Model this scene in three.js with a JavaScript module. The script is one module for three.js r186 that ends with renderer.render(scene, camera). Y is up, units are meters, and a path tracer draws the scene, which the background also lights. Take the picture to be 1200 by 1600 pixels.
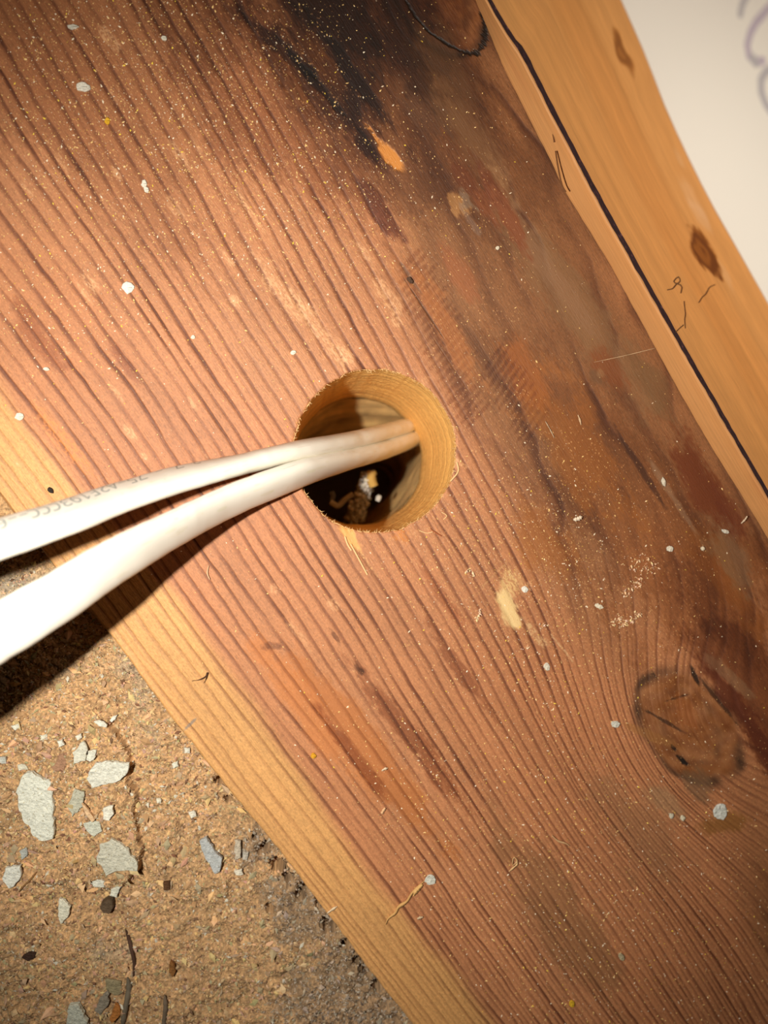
import * as THREE from 'three';
import { mergeGeometries, mergeVertices } from 'three/addons/utils/BufferGeometryUtils.js';

// ------------------------------------------------------------------ camera, light, exposure
const scene = new THREE.Scene();
scene.background = new THREE.Color(0x000000);                      // a dark attic: no sky, only the torch
const W = 1200, H = 1600, FOC = 1164, CAMH = 0.165;
const camera = new THREE.PerspectiveCamera(2 * Math.atan(H / 2 / FOC) * 180 / Math.PI, W / H, 0.01, 20);
const downC = new THREE.Vector3((490 - 600) / FOC, -(690 - 800) / FOC, -1).normalize();   // where "straight down" lies in the camera's own axes
const yW = downC.clone().negate();
const xW = new THREE.Vector3(1, 0, 0).addScaledVector(downC, -downC.x).normalize();
const zW = new THREE.Vector3().crossVectors(xW, yW);
const C2W = new THREE.Matrix4().set(xW.x, xW.y, xW.z, 0, yW.x, yW.y, yW.z, 0, zW.x, zW.y, zW.z, 0, 0, 0, 0, 1);
camera.quaternion.setFromRotationMatrix(C2W);
camera.position.set(0, CAMH, 0);
camera.focus = 0.163;
camera.userData.fStop = 10;
scene.add(camera);

const LIGHT_AT = new THREE.Vector3(-0.056, 0.162, 0.008), LIGHT_TO = new THREE.Vector3(0.003, 0, 0.022);
const spot = new THREE.SpotLight(new THREE.Color(1.0, 0.955, 0.86), 0.15, 0, 0.88, 0.62, 2);
spot.position.copy(LIGHT_AT); spot.target.position.copy(LIGHT_TO);
spot.castShadow = true; spot.shadow.radius = 0.14; spot.shadow.mapSize.set(2048, 2048); spot.shadow.camera.near = 0.01;
scene.add(spot, spot.target);

const renderer = new THREE.WebGLRenderer({ antialias: true });
renderer.shadowMap.enabled = true;
renderer.toneMapping = THREE.LinearToneMapping;
renderer.toneMappingExposure = 1.0;

// ------------------------------------------------------------------ helpers
function rng(a) { return () => { a |= 0; a = a + 0x6D2B79F5 | 0; let t = Math.imul(a ^ a >>> 15, 1 | a); t = t + Math.imul(t ^ t >>> 7, 61 | t) ^ t; return ((t ^ t >>> 14) >>> 0) / 4294967296; }; }
const V3 = (x, y, z) => new THREE.Vector3(x, y, z);
const clamp = (x, a = 0, b = 1) => x < a ? a : x > b ? b : x;
const ss = (a, b, x) => { const t = clamp((x - a) / (b - a)); return t * t * (3 - 2 * t); };
const lerp = (a, b, t) => a + (b - a) * t;
const TAB = new Float32Array(65536); { const r = rng(77); for (let i = 0; i < 65536; i++) TAB[i] = r() * 2 - 1; }
function vn(x, y) {                                                // value noise, -1..1
  const xi = Math.floor(x), yi = Math.floor(y), fx = x - xi, fy = y - yi;
  const u = fx * fx * (3 - 2 * fx), v = fy * fy * (3 - 2 * fy);
  const a = (xi & 255) | ((yi & 255) << 8), b = ((xi + 1) & 255) | ((yi & 255) << 8), c = (xi & 255) | (((yi + 1) & 255) << 8), d = ((xi + 1) & 255) | (((yi + 1) & 255) << 8);
  const p = TAB[a] + (TAB[b] - TAB[a]) * u, q = TAB[c] + (TAB[d] - TAB[c]) * u;
  return p + (q - p) * v;
}
function fbm(x, y, n = 4) { let s = 0, a = 0.55; for (let i = 0; i < n; i++) { s += a * vn(x, y); x = x * 2.03 + 17.3; y = y * 2.03 + 41.7; a *= 0.5; } return s; }
const hash1 = (k) => TAB[(k * 7919 + 131) & 65535] * 0.5 + 0.5;
// a place of the photograph at a height above the drilled board's face (metres)
function at(px, py, y = 0) {
  const d = V3((px - 600) / FOC, -(py - 800) / FOC, -1).applyMatrix4(C2W);
  return d.multiplyScalar((y - CAMH) / d.y).add(camera.position);
}
const pxSize = (y = 0) => (CAMH - y) / FOC;                         // metres per pixel
function tex(w, h, fill, srgb = true, ch = 4) {
  const d = new Uint8Array(w * h * 4); fill(d);
  const t = new THREE.DataTexture(d, w, h); t.magFilter = THREE.LinearFilter; t.minFilter = THREE.LinearMipmapLinearFilter; t.generateMipmaps = true;
  t.wrapS = t.wrapT = THREE.MirroredRepeatWrapping; if (srgb) t.colorSpace = THREE.SRGBColorSpace; t.needsUpdate = true; return t;
}
const used = new Map();
function numbered(n) { const k = used.get(n) || 0; used.set(n, k + 1); return k ? n + '_' + String(k).padStart(3, '0') : n; }
function mesh(name, geo, mat, parent = scene) {
  const m = new THREE.Mesh(geo, mat); m.name = parent === scene ? numbered(name) : name; m.castShadow = m.receiveShadow = true; parent.add(m); return m;
}
function group(name, pos = [0, 0, 0]) { const g = new THREE.Group(); g.name = numbered(name); g.position.set(...pos); scene.add(g); return g; }
function tag(o, label, category, grp, kind) {
  if (label) o.userData.label = label; if (category) o.userData.category = category; if (grp) o.userData.group = grp; if (kind) o.userData.kind = kind; return o;
}
function indexed(pos, uv, idx) {
  const g = new THREE.BufferGeometry(); g.setAttribute('position', new THREE.Float32BufferAttribute(pos, 3));
  if (uv) g.setAttribute('uv', new THREE.Float32BufferAttribute(uv, 2)); g.setIndex(idx); g.computeVertexNormals(); return g;
}
const std = (o) => new THREE.MeshStandardMaterial({ roughness: 0.8, metalness: 0, ...o });

// ------------------------------------------------------------------ the drilled board: its own axes s (along the grain) and t (across), millimetres
const E0 = at(0, 778), E1 = at(646, 1602);
const AX = E1.clone().sub(E0).normalize(), AT = V3(AX.z, 0, -AX.x);   // AT points from the lower left edge across to the wall
const ST = (px, py) => { const p = at(px, py).sub(E0); return [p.dot(AX) * 1000, p.dot(AT) * 1000]; };
const XZ = (s, t, y = 0) => E0.clone().addScaledVector(AX, s / 1000).addScaledVector(AT, t / 1000).setY(y);
const [HS, HT] = ST(587, 706);                                     // centre of the bored hole
const HR = 18.1;                                                   // its radius
const STEP = 0.48, NP = 100;                                       // grid step; the patch around the hole is 100 cells wide
const I0 = -Math.ceil(135 / STEP), I1 = Math.ceil(187 / STEP);
const S0 = HS + I0 * STEP, S1 = HS + I1 * STEP, T1 = 165;
const [K1S, K1T] = ST(1078, 1135), [K2S, K2T] = ST(690, 5), [K3S, K3T] = ST(935, 587);
function tauOf(s, t) {
  let tau = t * (1 + 0.00095 * (s - 60));
  let ds = s - K1S - 2, dt = t - K1T; tau += 21 * Math.exp(-(ds * ds) / (2 * 23 * 23) - (dt * dt) / (2 * 17 * 17));
  ds = s - K3S; dt = t - K3T; tau += 3.2 * Math.exp(-(ds * ds) / 110 - (dt * dt) / 22);
  ds = s - K2S; dt = t - K2T; tau += 12 * Math.exp(-(ds * ds) / 300 - (dt * dt) / 160);
  return tau;
}
const TB = 96;                                                     // beyond this ring the figure is wide and wavy
function ringAt(s, t) {                                             // [darkness of the late wood, height]
  const tau0 = tauOf(s, t);
  const tau = tau0 + 0.9 * vn(s * 0.018, t * 0.05 + 3) + 0.35 * vn(s * 0.07 + 9, t * 0.2);
  const kd = Math.exp(-((s - K1S) ** 2) / 1800 - ((t - K1T) ** 2) / 900);
  const fig = ss(TB - 12, TB + 6, t * (1 + 0.00095 * (s - 60)) + 5 * vn(s * 0.03 + 50, t * 0.05)) * (1 - 0.9 * kd);
  const q = tau / 2.78 + 0.25 * vn(tau * 0.21, 4.5);
  const k = Math.floor(q), f = q - k, st = 0.45 + 0.55 * hash1(k);
  const pos = 0.80 + 0.04 * vn(s * 0.3, k * 3.1);
  let d = f < pos ? ss(pos - 0.36, pos, f) ** 1.7 : 1 - ss(pos + 0.02, pos + 0.14, f);
  d *= st * (0.72 + 0.38 * vn(s * 0.09 + k * 7, k * 1.7));
  const fine = ss(95, 150, s + 6 * vn(t * 0.1, 2)) * 0.75 + 0.25 * ss(0.1, 0.6, vn(k * 3.7, 8)), fh = (f + 0.46) % 1;
  d = Math.max(d, fine * (0.4 + 0.5 * hash1(k + 900)) * (fh < pos ? ss(pos - 0.26, pos, fh) ** 1.7 : 1 - ss(pos + 0.02, pos + 0.12, fh)) * (0.7 + 0.4 * vn(s * 0.1 + k * 5, k)));
  let tw = tau + 7 * fbm(s * 0.022 + 3, t * 0.035 + 8, 3) + 1.6 * fbm(s * 0.11, t * 0.18 + 30, 3);
  const q2 = tw / 7.2, k2 = Math.floor(q2), f2 = q2 - k2;
  let d2 = f2 < 0.84 ? ss(0.3, 0.84, f2) ** 2 : 1 - ss(0.85, 0.97, f2);
  d2 *= (0.35 + 0.6 * hash1(k2 + 300)) * (0.65 + 0.5 * vn(s * 0.05 + k2 * 3, 7));
  return [lerp(d, d2, fig), fig, lerp(1 - d, 0.5 - 0.4 * d2, fig)];
}
const TW = 2048, TH = 2048, SPAN_S = S1 - S0, TA = -3, SPAN_T = T1 - TA;
const R_ = new Float32Array(TW * TH), G_ = new Float32Array(TW * TH), B_ = new Float32Array(TW * TH), Z_ = new Float32Array(TW * TH);
{
  const knots = [[K1S, K1T, 17, 10.5], [K2S - 2, K2T, 13, 9]];
  for (let j = 0; j < TH; j++) {
    const t = TA + (j + 0.5) / TH * SPAN_T;
    for (let i = 0; i < TW; i++) {
      const s = S0 + (i + 0.5) / TW * SPAN_S, o = j * TW + i;
      const [d, fig, z] = ringAt(s, t);
      const big = fbm(s * 0.012 + 5, t * 0.03 + 11, 3), mid = fbm(s * 0.045, t * 0.13, 3), fib = vn(s * 0.5, t * 7) * 0.6 + vn(s * 1.3 + 7, t * 14) * 0.4, gr = vn(s * 6, t * 6);
      const edge = 1 - ss(12.5, 17, t + 2.6 * vn(s * 0.025 + 2, 1.5) + 0.8 * vn(s * 0.1, t * 0.3));
      // old wood tone
      let r = 0.73 + 0.05 * big, g = 0.482 + 0.055 * big, b = 0.318 + 0.05 * big;
      // the wavy, darker figure towards the wall
      r = lerp(r, 0.545 + 0.11 * mid, fig); g = lerp(g, 0.36 + 0.09 * mid, fig); b = lerp(b, 0.22 + 0.07 * mid, fig);
      // lighter sap wood along the free edge
      r = lerp(r, 0.83, edge); g = lerp(g, 0.612, edge); b = lerp(b, 0.375, edge);
      const gr2 = vn(s * 2.6 + 9, t * 3.1), pore = ss(0.55, 0.85, vn(s * 0.8 + 3, t * 9)) * 0.10, m = 1 + 0.06 * mid + 0.055 * fib + 0.055 * gr + 0.05 * gr2 - pore;
      const dk = d * (1 - 0.40 * edge) * lerp(1, 0.9, fig);
      r *= m * (1 - 0.48 * dk); g *= m * (1 - 0.59 * dk); b *= m * (1 - 0.62 * dk);
      let h = 0.62 * z + 0.10 * fib + 0.05 * gr;
      for (const [ks, kt, la, lb] of knots) {                         // knots: a hard core inside a dark bark line
        const ds = (s - ks) / la, dt = (t - kt) / lb;
        if (ds * ds + dt * dt < 3) {
          const e = Math.hypot(ds, dt) + 0.16 * fbm(s * 0.1, t * 0.12 + 7, 3), inn = 1 - ss(0.86, 1.0, e);
          const an = Math.atan2(dt, ds), rg = 0.5 + 0.5 * Math.sin(e * 24 + 3 * vn(an * 2, 4)), kc = 0.1 * fbm(s * 0.3, t * 0.3, 4);
          r = lerp(r, 0.53 + kc + 0.05 * rg, inn); g = lerp(g, 0.325 + kc + 0.04 * rg, inn); b = lerp(b, 0.185 + kc + 0.02 * rg, inn);
          const bark = Math.exp(-((e - 0.62) ** 2) / 0.011) * 0.2 * (0.5 + 0.5 * vn(an * 3, 9)) + Math.exp(-((e - 0.98) ** 2) / 0.006) * 0.55 * (0.55 + 0.45 * vn(an * 4 + 3, 2));
          r *= 1 - bark; g *= 1 - bark; b *= 1 - bark; h -= 0.35 * bark;
        }
      }
      R_[o] = r; G_[o] = g; B_[o] = b; Z_[o] = h;
    }
  }
}
// marks and stains of the wood, some deepened by painted falloff, each where the photograph shows it: place, half length along / across the grain in pixels
function mark(px, py, la, lb, col, k, turn = 0, rough = 0.5, mode = 'mix', dz = 0, freq = 0) {
  if (!freq) freq = Math.max(0.12, 5.5 / Math.max(3, Math.min(la, lb) + 0.25 * Math.max(la, lb)));
  const [cs, ct] = ST(px, py), a = turn * Math.PI / 180, ca = Math.cos(a), sa = Math.sin(a), u = pxSize() * 1000; la *= u; lb *= u;
  const ext = Math.max(la, lb) * 1.7, i0 = Math.max(0, Math.floor((cs - ext - S0) / SPAN_S * TW)), i1 = Math.min(TW - 1, Math.ceil((cs + ext - S0) / SPAN_S * TW));
  const j0 = Math.max(0, Math.floor((ct - ext - TA) / SPAN_T * TH)), j1 = Math.min(TH - 1, Math.ceil((ct + ext - TA) / SPAN_T * TH));
  for (let j = j0; j <= j1; j++) for (let i = i0; i <= i1; i++) {
    const s = S0 + (i + 0.5) / TW * SPAN_S, t = TA + (j + 0.5) / TH * SPAN_T, ds = s - cs, dt = t - ct;
    const e = Math.hypot((ds * ca + dt * sa) / la, (-ds * sa + dt * ca) / lb) + rough * fbm(s * freq + px, t * freq * 2 + py, 4) + 0.3 * fbm(s * 0.7 + py, t * 2.2 + px, 3);
    let m = k * (1 - ss(0.5, 1.1, e)); if (m <= 0) continue; if (col[0] > 0.8 && k < 0.85 && mode === 'mix') m *= 0.35 + 0.85 * ss(-0.35, 0.4, vn(s * 1.9, t * 3.4) + 0.6 * vn(s * 5, t * 6));
    const o = j * TW + i;
    if (mode === 'mul') { R_[o] *= lerp(1, col[0], m); G_[o] *= lerp(1, col[1], m); B_[o] *= lerp(1, col[2], m); }
    else { R_[o] = lerp(R_[o], col[0], m); G_[o] = lerp(G_[o], col[1], m); B_[o] = lerp(B_[o], col[2], m); }
    Z_[o] += dz * m;
  }
}
//MARKS
// dark brown stain at the top; broad side tones carry painted lamp falloff
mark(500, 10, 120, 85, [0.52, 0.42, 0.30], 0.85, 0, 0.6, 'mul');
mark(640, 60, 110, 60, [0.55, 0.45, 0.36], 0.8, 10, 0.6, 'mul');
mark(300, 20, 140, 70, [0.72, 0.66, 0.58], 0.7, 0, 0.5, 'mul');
mark(545, 110, 130, 13, [0.38, 0.27, 0.2], 0.8, 4, 0.6, 'mul', -0.2);
mark(432, 70, 90, 11, [0.4, 0.3, 0.22], 0.7, 18, 0.6, 'mul', -0.2);
mark(485, 120, 70, 7, [0.35, 0.24, 0.17], 0.8, 8, 0.6, 'mul', -0.2);
mark(575, 230, 45, 12, [0.42, 0.3, 0.26], 0.8, 0, 0.5, 'mul');
mark(595, 330, 60, 14, [0.55, 0.4, 0.38], 0.75, 0, 0.6, 'mul');
mark(500, 90, 60, 16, [0.66, 0.42, 0.2], 0.5, 0, 0.6);
mark(455, 130, 70, 20, [0.66, 0.42, 0.2], 0.45, 0, 0.6);
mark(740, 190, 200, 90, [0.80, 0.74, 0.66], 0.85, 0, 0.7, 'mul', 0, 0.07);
mark(690, 130, 90, 45, [0.54, 0.41, 0.28], 0.5, -10, 0.6);
mark(660, 160, 60, 30, [0.40, 0.30, 0.25], 0.45, 0, 0.6);
mark(745, 215, 80, 30, [0.62, 0.47, 0.33], 0.5, 0, 0.5);
mark(905, 480, 210, 40, [0.52, 0.39, 0.26], 0.55, 4, 0.6);
mark(760, 260, 150, 24, [0.62, 0.47, 0.32], 0.5, 0, 0.5);
mark(840, 400, 160, 20, [0.56, 0.41, 0.29], 0.6, 2, 0.5);
mark(790, 330, 90, 15, [0.50, 0.25, 0.13], 0.65, 0, 0.6);
mark(740, 300, 70, 13, [0.52, 0.28, 0.15], 0.6, 0, 0.6);
mark(720, 430, 60, 18, [0.62, 0.35, 0.2], 0.5, 0, 0.6);
mark(150, 30, 360, 200, [0.84, 0.80, 0.74], 0.8, 0, 0.7, 'mul', 0, 0.05);  // top left: lamp falloff put into the colour over brown grime
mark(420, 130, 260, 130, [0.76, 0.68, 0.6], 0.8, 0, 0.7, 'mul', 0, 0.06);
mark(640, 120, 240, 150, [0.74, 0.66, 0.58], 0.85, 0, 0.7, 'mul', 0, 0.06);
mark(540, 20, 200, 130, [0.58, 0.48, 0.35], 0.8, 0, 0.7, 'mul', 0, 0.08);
mark(1195, 1120, 260, 60, [0.66, 0.54, 0.42], 0.8, 0, 0.7, 'mul', 0, 0.06);  // right side from here: dark wood, lamp falloff added to its colour
mark(1150, 930, 150, 90, [0.78, 0.68, 0.54], 0.8, 0, 0.7, 'mul', 0, 0.06);
mark(980, 780, 330, 120, [0.84, 0.76, 0.64], 0.85, 0, 0.7, 'mul', 0, 0.07);
// chatter marks of the saw, orange wood between the hole and the wall
for (let k = 0; k < 22; k++) mark(640 + k * 5.1, 408 + k * 11.5, 5, 46 - Math.abs(k - 10), [0.60, 0.40, 0.25], 0.32, 12, 0.5, 'mul', -0.2, 0.3);
mark(690, 500, 130, 26, [0.78, 0.47, 0.24], 0.45, 0, 0.6);
mark(815, 580, 80, 42, [0.74, 0.42, 0.18], 0.45, 0, 0.6);
for (let k = 0; k < 12; k++) mark(770 + k * 6, 560 + k * 10, 4, 40, [0.6, 0.42, 0.3], 0.35, 20, 0.5, 'mul', -0.2, 0.3);
mark(900, 700, 150, 60, [0.62, 0.36, 0.13], 0.5, 0, 0.6);
mark(850, 850, 110, 50, [0.62, 0.36, 0.14], 0.45, 0, 0.6);
mark(1085, 745, 110, 30, [0.40, 0.18, 0.07], 0.8, 0, 0.6);
mark(950, 580, 60, 20, [0.5, 0.26, 0.12], 0.6, 0, 0.6);
mark(1140, 800, 60, 20, [0.38, 0.17, 0.08], 0.7, 0, 0.6);
mark(1130, 900, 130, 30, [0.5, 0.28, 0.1], 0.5, 0, 0.6);
mark(1170, 1130, 180, 22, [0.32, 0.13, 0.06], 0.75, 0, 0.6);
mark(1060, 790, 110, 7, [0.60, 0.48, 0.38], 0.5, 0, 0.5);
mark(1000, 730, 90, 5, [0.2, 0.1, 0.06], 0.6, 0, 0.4);
mark(1140, 870, 80, 30, [0.5, 0.4, 0.3], 0.5, 0, 0.6);
mark(1020, 600, 80, 22, [0.44, 0.32, 0.2], 0.6, 0, 0.6);
mark(930, 590, 17, 11, [0.42, 0.3, 0.2], 0.6, 0, 0.3);
mark(937, 583, 9, 6, [0.6, 0.45, 0.3], 0.5, 0, 0.3);
// orange and dark streaks of the lower part
mark(575, 1170, 240, 34, [0.72, 0.42, 0.20], 0.55, 0, 0.5);
mark(480, 1110, 170, 26, [0.80, 0.46, 0.2], 0.4, 0, 0.5);
mark(640, 1150, 150, 20, [0.62, 0.46, 0.33], 0.55, 2, 0.7, 'mul');
mark(560, 1190, 120, 12, [0.6, 0.42, 0.25], 0.55, 0, 0.6, 'mul');
mark(730, 1060, 120, 12, [0.58, 0.43, 0.33], 0.5, 0, 0.6, 'mul');
mark(690, 930, 80, 10, [0.7, 0.52, 0.38], 0.4, 0, 0.6, 'mul');
mark(100, 690, 90, 14, [0.88, 0.55, 0.28], 0.5, 0, 0.5);
mark(190, 560, 60, 12, [0.6, 0.4, 0.28], 0.4, 0, 0.6, 'mul');
mark(60, 530, 90, 18, [0.72, 0.56, 0.42], 0.5, 0, 0.6, 'mul');
mark(560, 1045, 14, 5, [0.45, 0.38, 0.3], 0.7, 0, 0.5, 'mul');
mark(524, 995, 16, 4, [0.5, 0.42, 0.36], 0.6, 0, 0.5, 'mul');
mark(422, 1010, 18, 8, [0.55, 0.48, 0.45], 0.5, 60, 0.5, 'mul');
mark(297, 1132, 3, 17, [0.52, 0.46, 0.42], 0.75, 10, 0.4);
// lower right: brown, greyed wood
mark(1000, 1300, 130, 70, [0.50, 0.37, 0.25], 0.3, 0, 0.6);
mark(880, 1420, 220, 60, [0.50, 0.35, 0.22], 0.45, 0, 0.6);
mark(1040, 1255, 50, 22, [0.60, 0.49, 0.36], 0.45, 20, 0.5);
mark(1130, 1285, 55, 22, [0.5, 0.33, 0.13], 0.6, 60, 0.5);
mark(1068, 1190, 16, 5, [0.07, 0.05, 0.04], 0.9, 10, 0.6, 'mix', -0.6);
mark(1052, 1168, 10, 3, [0.1, 0.06, 0.04], 0.8, 10, 0.6, 'mix', -0.5);
mark(1085, 1055, 24, 4, [0.12, 0.07, 0.04], 0.8, -10, 0.5, 'mix', -0.4);
mark(1035, 1125, 50, 3.5, [0.16, 0.09, 0.05], 0.6, 24, 0.6, 'mix', -0.3);
mark(1058, 1090, 24, 2.5, [0.16, 0.09, 0.05], 0.6, 70, 0.6, 'mix', -0.3);
mark(1118, 1090, 60, 4, [0.16, 0.09, 0.05], 0.55, 6, 0.6, 'mix', -0.3);
mark(1075, 1120, 40, 18, [0.60, 0.34, 0.16], 0.5, 0, 0.7);
mark(1132, 1050, 70, 11, [0.56, 0.43, 0.31], 0.5, 14, 0.6);
mark(1018, 1150, 70, 8, [0.62, 0.42, 0.22], 0.5, 30, 0.6);
mark(1085, 1220, 40, 26, [0.42, 0.33, 0.24], 0.5, 0, 0.8);
// knot at the top, its dark open outline
{
  const pts = [[634, 2], [650, 28], [672, 52], [700, 70], [726, 82], [744, 84], [756, 68], [759, 48], [752, 20]];
  for (let k = 0; k < pts.length - 1; k++) for (let f = 0; f < 1; f += 0.12)
    mark(lerp(pts[k][0], pts[k + 1][0], f), lerp(pts[k][1], pts[k + 1][1], f), 5 * (0.6 + hash1(k * 9 + f * 50 | 0)), 1.9 * (0.4 + hash1(k * 5 + f * 30 | 0)), [0.09, 0.055, 0.03], 0.75, 20, 0.5, 'mix', -0.5, 0.3);
}
mark(640, 432, 34, 3, [0.42, 0.30, 0.22], 0.6, 0, 0.5, 'mix', -0.3);
mark(668, 490, 60, 1.5, [0.36, 0.22, 0.13], 0.75, 0, 0.4, 'mix', -0.4);
mark(705, 570, 55, 1.2, [0.45, 0.28, 0.16], 0.6, 0, 0.4, 'mix', -0.3);
// pale scuffs, fresh scars and glue
mark(795, 950, 46, 17, [0.93, 0.80, 0.56], 0.9, -8, 0.55);
mark(800, 905, 24, 20, [0.88, 0.72, 0.48], 0.7, 0, 0.6);
mark(832, 985, 40, 9, [0.86, 0.70, 0.5], 0.6, 4, 0.7);
mark(880, 1015, 42, 2.5, [0.84, 0.68, 0.5], 0.6, 4, 0.4);
mark(765, 905, 2, 40, [0.84, 0.66, 0.45], 0.4, 10, 0.4);
mark(610, 243, 28, 10, [0.86, 0.56, 0.26], 0.95, 6, 0.5, 'mix', -0.5);
mark(584, 210, 24, 4.5, [0.82, 0.53, 0.25], 0.8, 4, 0.5, 'mix', -0.4);
mark(715, 322, 20, 13, [0.76, 0.55, 0.32], 0.6, 0, 1.1);
mark(728, 310, 24, 9, [0.56, 0.49, 0.42], 0.5, 0, 1.1);
mark(735, 345, 30, 5, [0.55, 0.46, 0.42], 0.4, 0, 0.9);
for (const [x, y, l, w, k] of [[440, 455, 60, 16, 0.5], [500, 520, 70, 14, 0.5], [535, 550, 30, 10, 0.55], [570, 395, 26, 7, 0.5], [390, 330, 45, 5, 0.5], [270, 320, 30, 8, 0.4], [280, 240, 28, 8, 0.45], [310, 230, 20, 6, 0.4],
  [140, 440, 20, 7, 0.55], [130, 455, 22, 4, 0.5], [100, 260, 20, 6, 0.4], [180, 270, 14, 6, 0.45], [360, 410, 20, 5, 0.55], [365, 470, 13, 6, 0.55], [25, 723, 9, 3, 0.8], [610, 470, 40, 12, 0.45], [620, 500, 16, 10, 0.5], [45, 300, 24, 7, 0.5], [170, 60, 18, 8, 0.5], [175, 150, 20, 9, 0.35],
  [105, 550, 12, 5, 0.5], [180, 612, 20, 6, 0.35], [205, 680, 18, 7, 0.5], [225, 712, 9, 5, 0.6], [300, 630, 16, 5, 0.4], [320, 710, 20, 4, 0.4], [460, 985, 40, 8, 0.35], [520, 945, 16, 9, 0.5], [430, 920, 10, 7, 0.4], [655, 1180, 9, 6, 0.6], [825, 915, 8, 6, 0.6]])
  mark(x, y, l, w, [0.93, 0.72, 0.52], k, 0, 0.8, 'mix', 0, 0.22);
// torn, bright wood beside the rim, and the shallow tear below it
mark(545, 838, 34, 10, [0.93, 0.68, 0.38], 0.9, 0, 0.5, 'mix', -0.3);
mark(568, 870, 44, 3, [0.9, 0.68, 0.45], 0.7, 0, 0.4, 'mix', -0.2);
mark(712, 720, 30, 5, [0.86, 0.64, 0.44], 0.6, 30, 0.7);
mark(650, 605, 8, 30, [0.86, 0.62, 0.42], 0.5, 0, 0.7);
mark(640, 835, 4, 40, [0.84, 0.6, 0.4], 0.4, -20, 0.7);
mark(628, 835, 16, 14, [0.82, 0.5, 0.24], 0.6, 0, 0.5);
// pale powder caught in the grain
{
  const r = rng(5), dens = [[120, 90, 260], [330, 330, 240], [760, 800, 160], [900, 880, 170], [820, 1300, 320], [1000, 1480, 320], [560, 420, 220], [300, 120, 200], [880, 1120, 180]];
  for (let n = 0; n < 15000; n++) {
    const [cx, cy, rad] = dens[Math.floor(r() * dens.length)], a = r() * 6.283, q = Math.sqrt(r()) * rad * 1.25, [s, t] = ST(cx + Math.cos(a) * q, cy + Math.sin(a) * q);
    const i = Math.floor((s - S0) / SPAN_S * TW), j = Math.floor((t - TA) / SPAN_T * TH), w = 1 + Math.floor(r() * 2), hh = 1 + Math.floor(r() * 3), k = 0.25 + 0.4 * r();
    for (let jj = j; jj < j + hh; jj++) for (let ii = i; ii < i + w; ii++) { if (ii < 0 || jj < 0 || ii >= TW || jj >= TH) continue; const o = jj * TW + ii; R_[o] = lerp(R_[o], 0.93, k); G_[o] = lerp(G_[o], 0.72, k); B_[o] = lerp(B_[o], 0.48, k); Z_[o] += 0.15; }
  }
}
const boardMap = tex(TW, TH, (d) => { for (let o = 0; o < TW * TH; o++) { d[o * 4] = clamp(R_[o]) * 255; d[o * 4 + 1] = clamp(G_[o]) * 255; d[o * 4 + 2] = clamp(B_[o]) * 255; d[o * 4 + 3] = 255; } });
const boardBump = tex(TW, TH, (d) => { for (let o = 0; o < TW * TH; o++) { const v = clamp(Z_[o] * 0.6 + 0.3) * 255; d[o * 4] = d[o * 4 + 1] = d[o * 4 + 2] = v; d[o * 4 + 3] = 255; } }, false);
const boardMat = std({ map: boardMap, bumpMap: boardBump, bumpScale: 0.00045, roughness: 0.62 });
const uvOf = (s, t) => [(s - S0) / SPAN_S, (t - TA) / SPAN_T];
function faceY(s, t) {                                              // relief of the planed and weathered face, metres
  if (t < 0.9) { const q = clamp((0.9 - t) / 0.9); return -0.0009 * (1 - Math.sqrt(Math.max(0, 1 - q * q))) ; }
  return 0.00010 * (ringAt(s, t)[2] - 0.8) + 0.00022 * vn(s * 0.02, t * 0.03);
}
const drilled = tag(group('drilled_board'), 'wide weathered wooden board with brown ridged grain and a round hole bored through', 'board');
const DEPTH = 0.038;
const farC = at(560, 722, -DEPTH), FR = 17.2;                       // the bore leans a little
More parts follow.
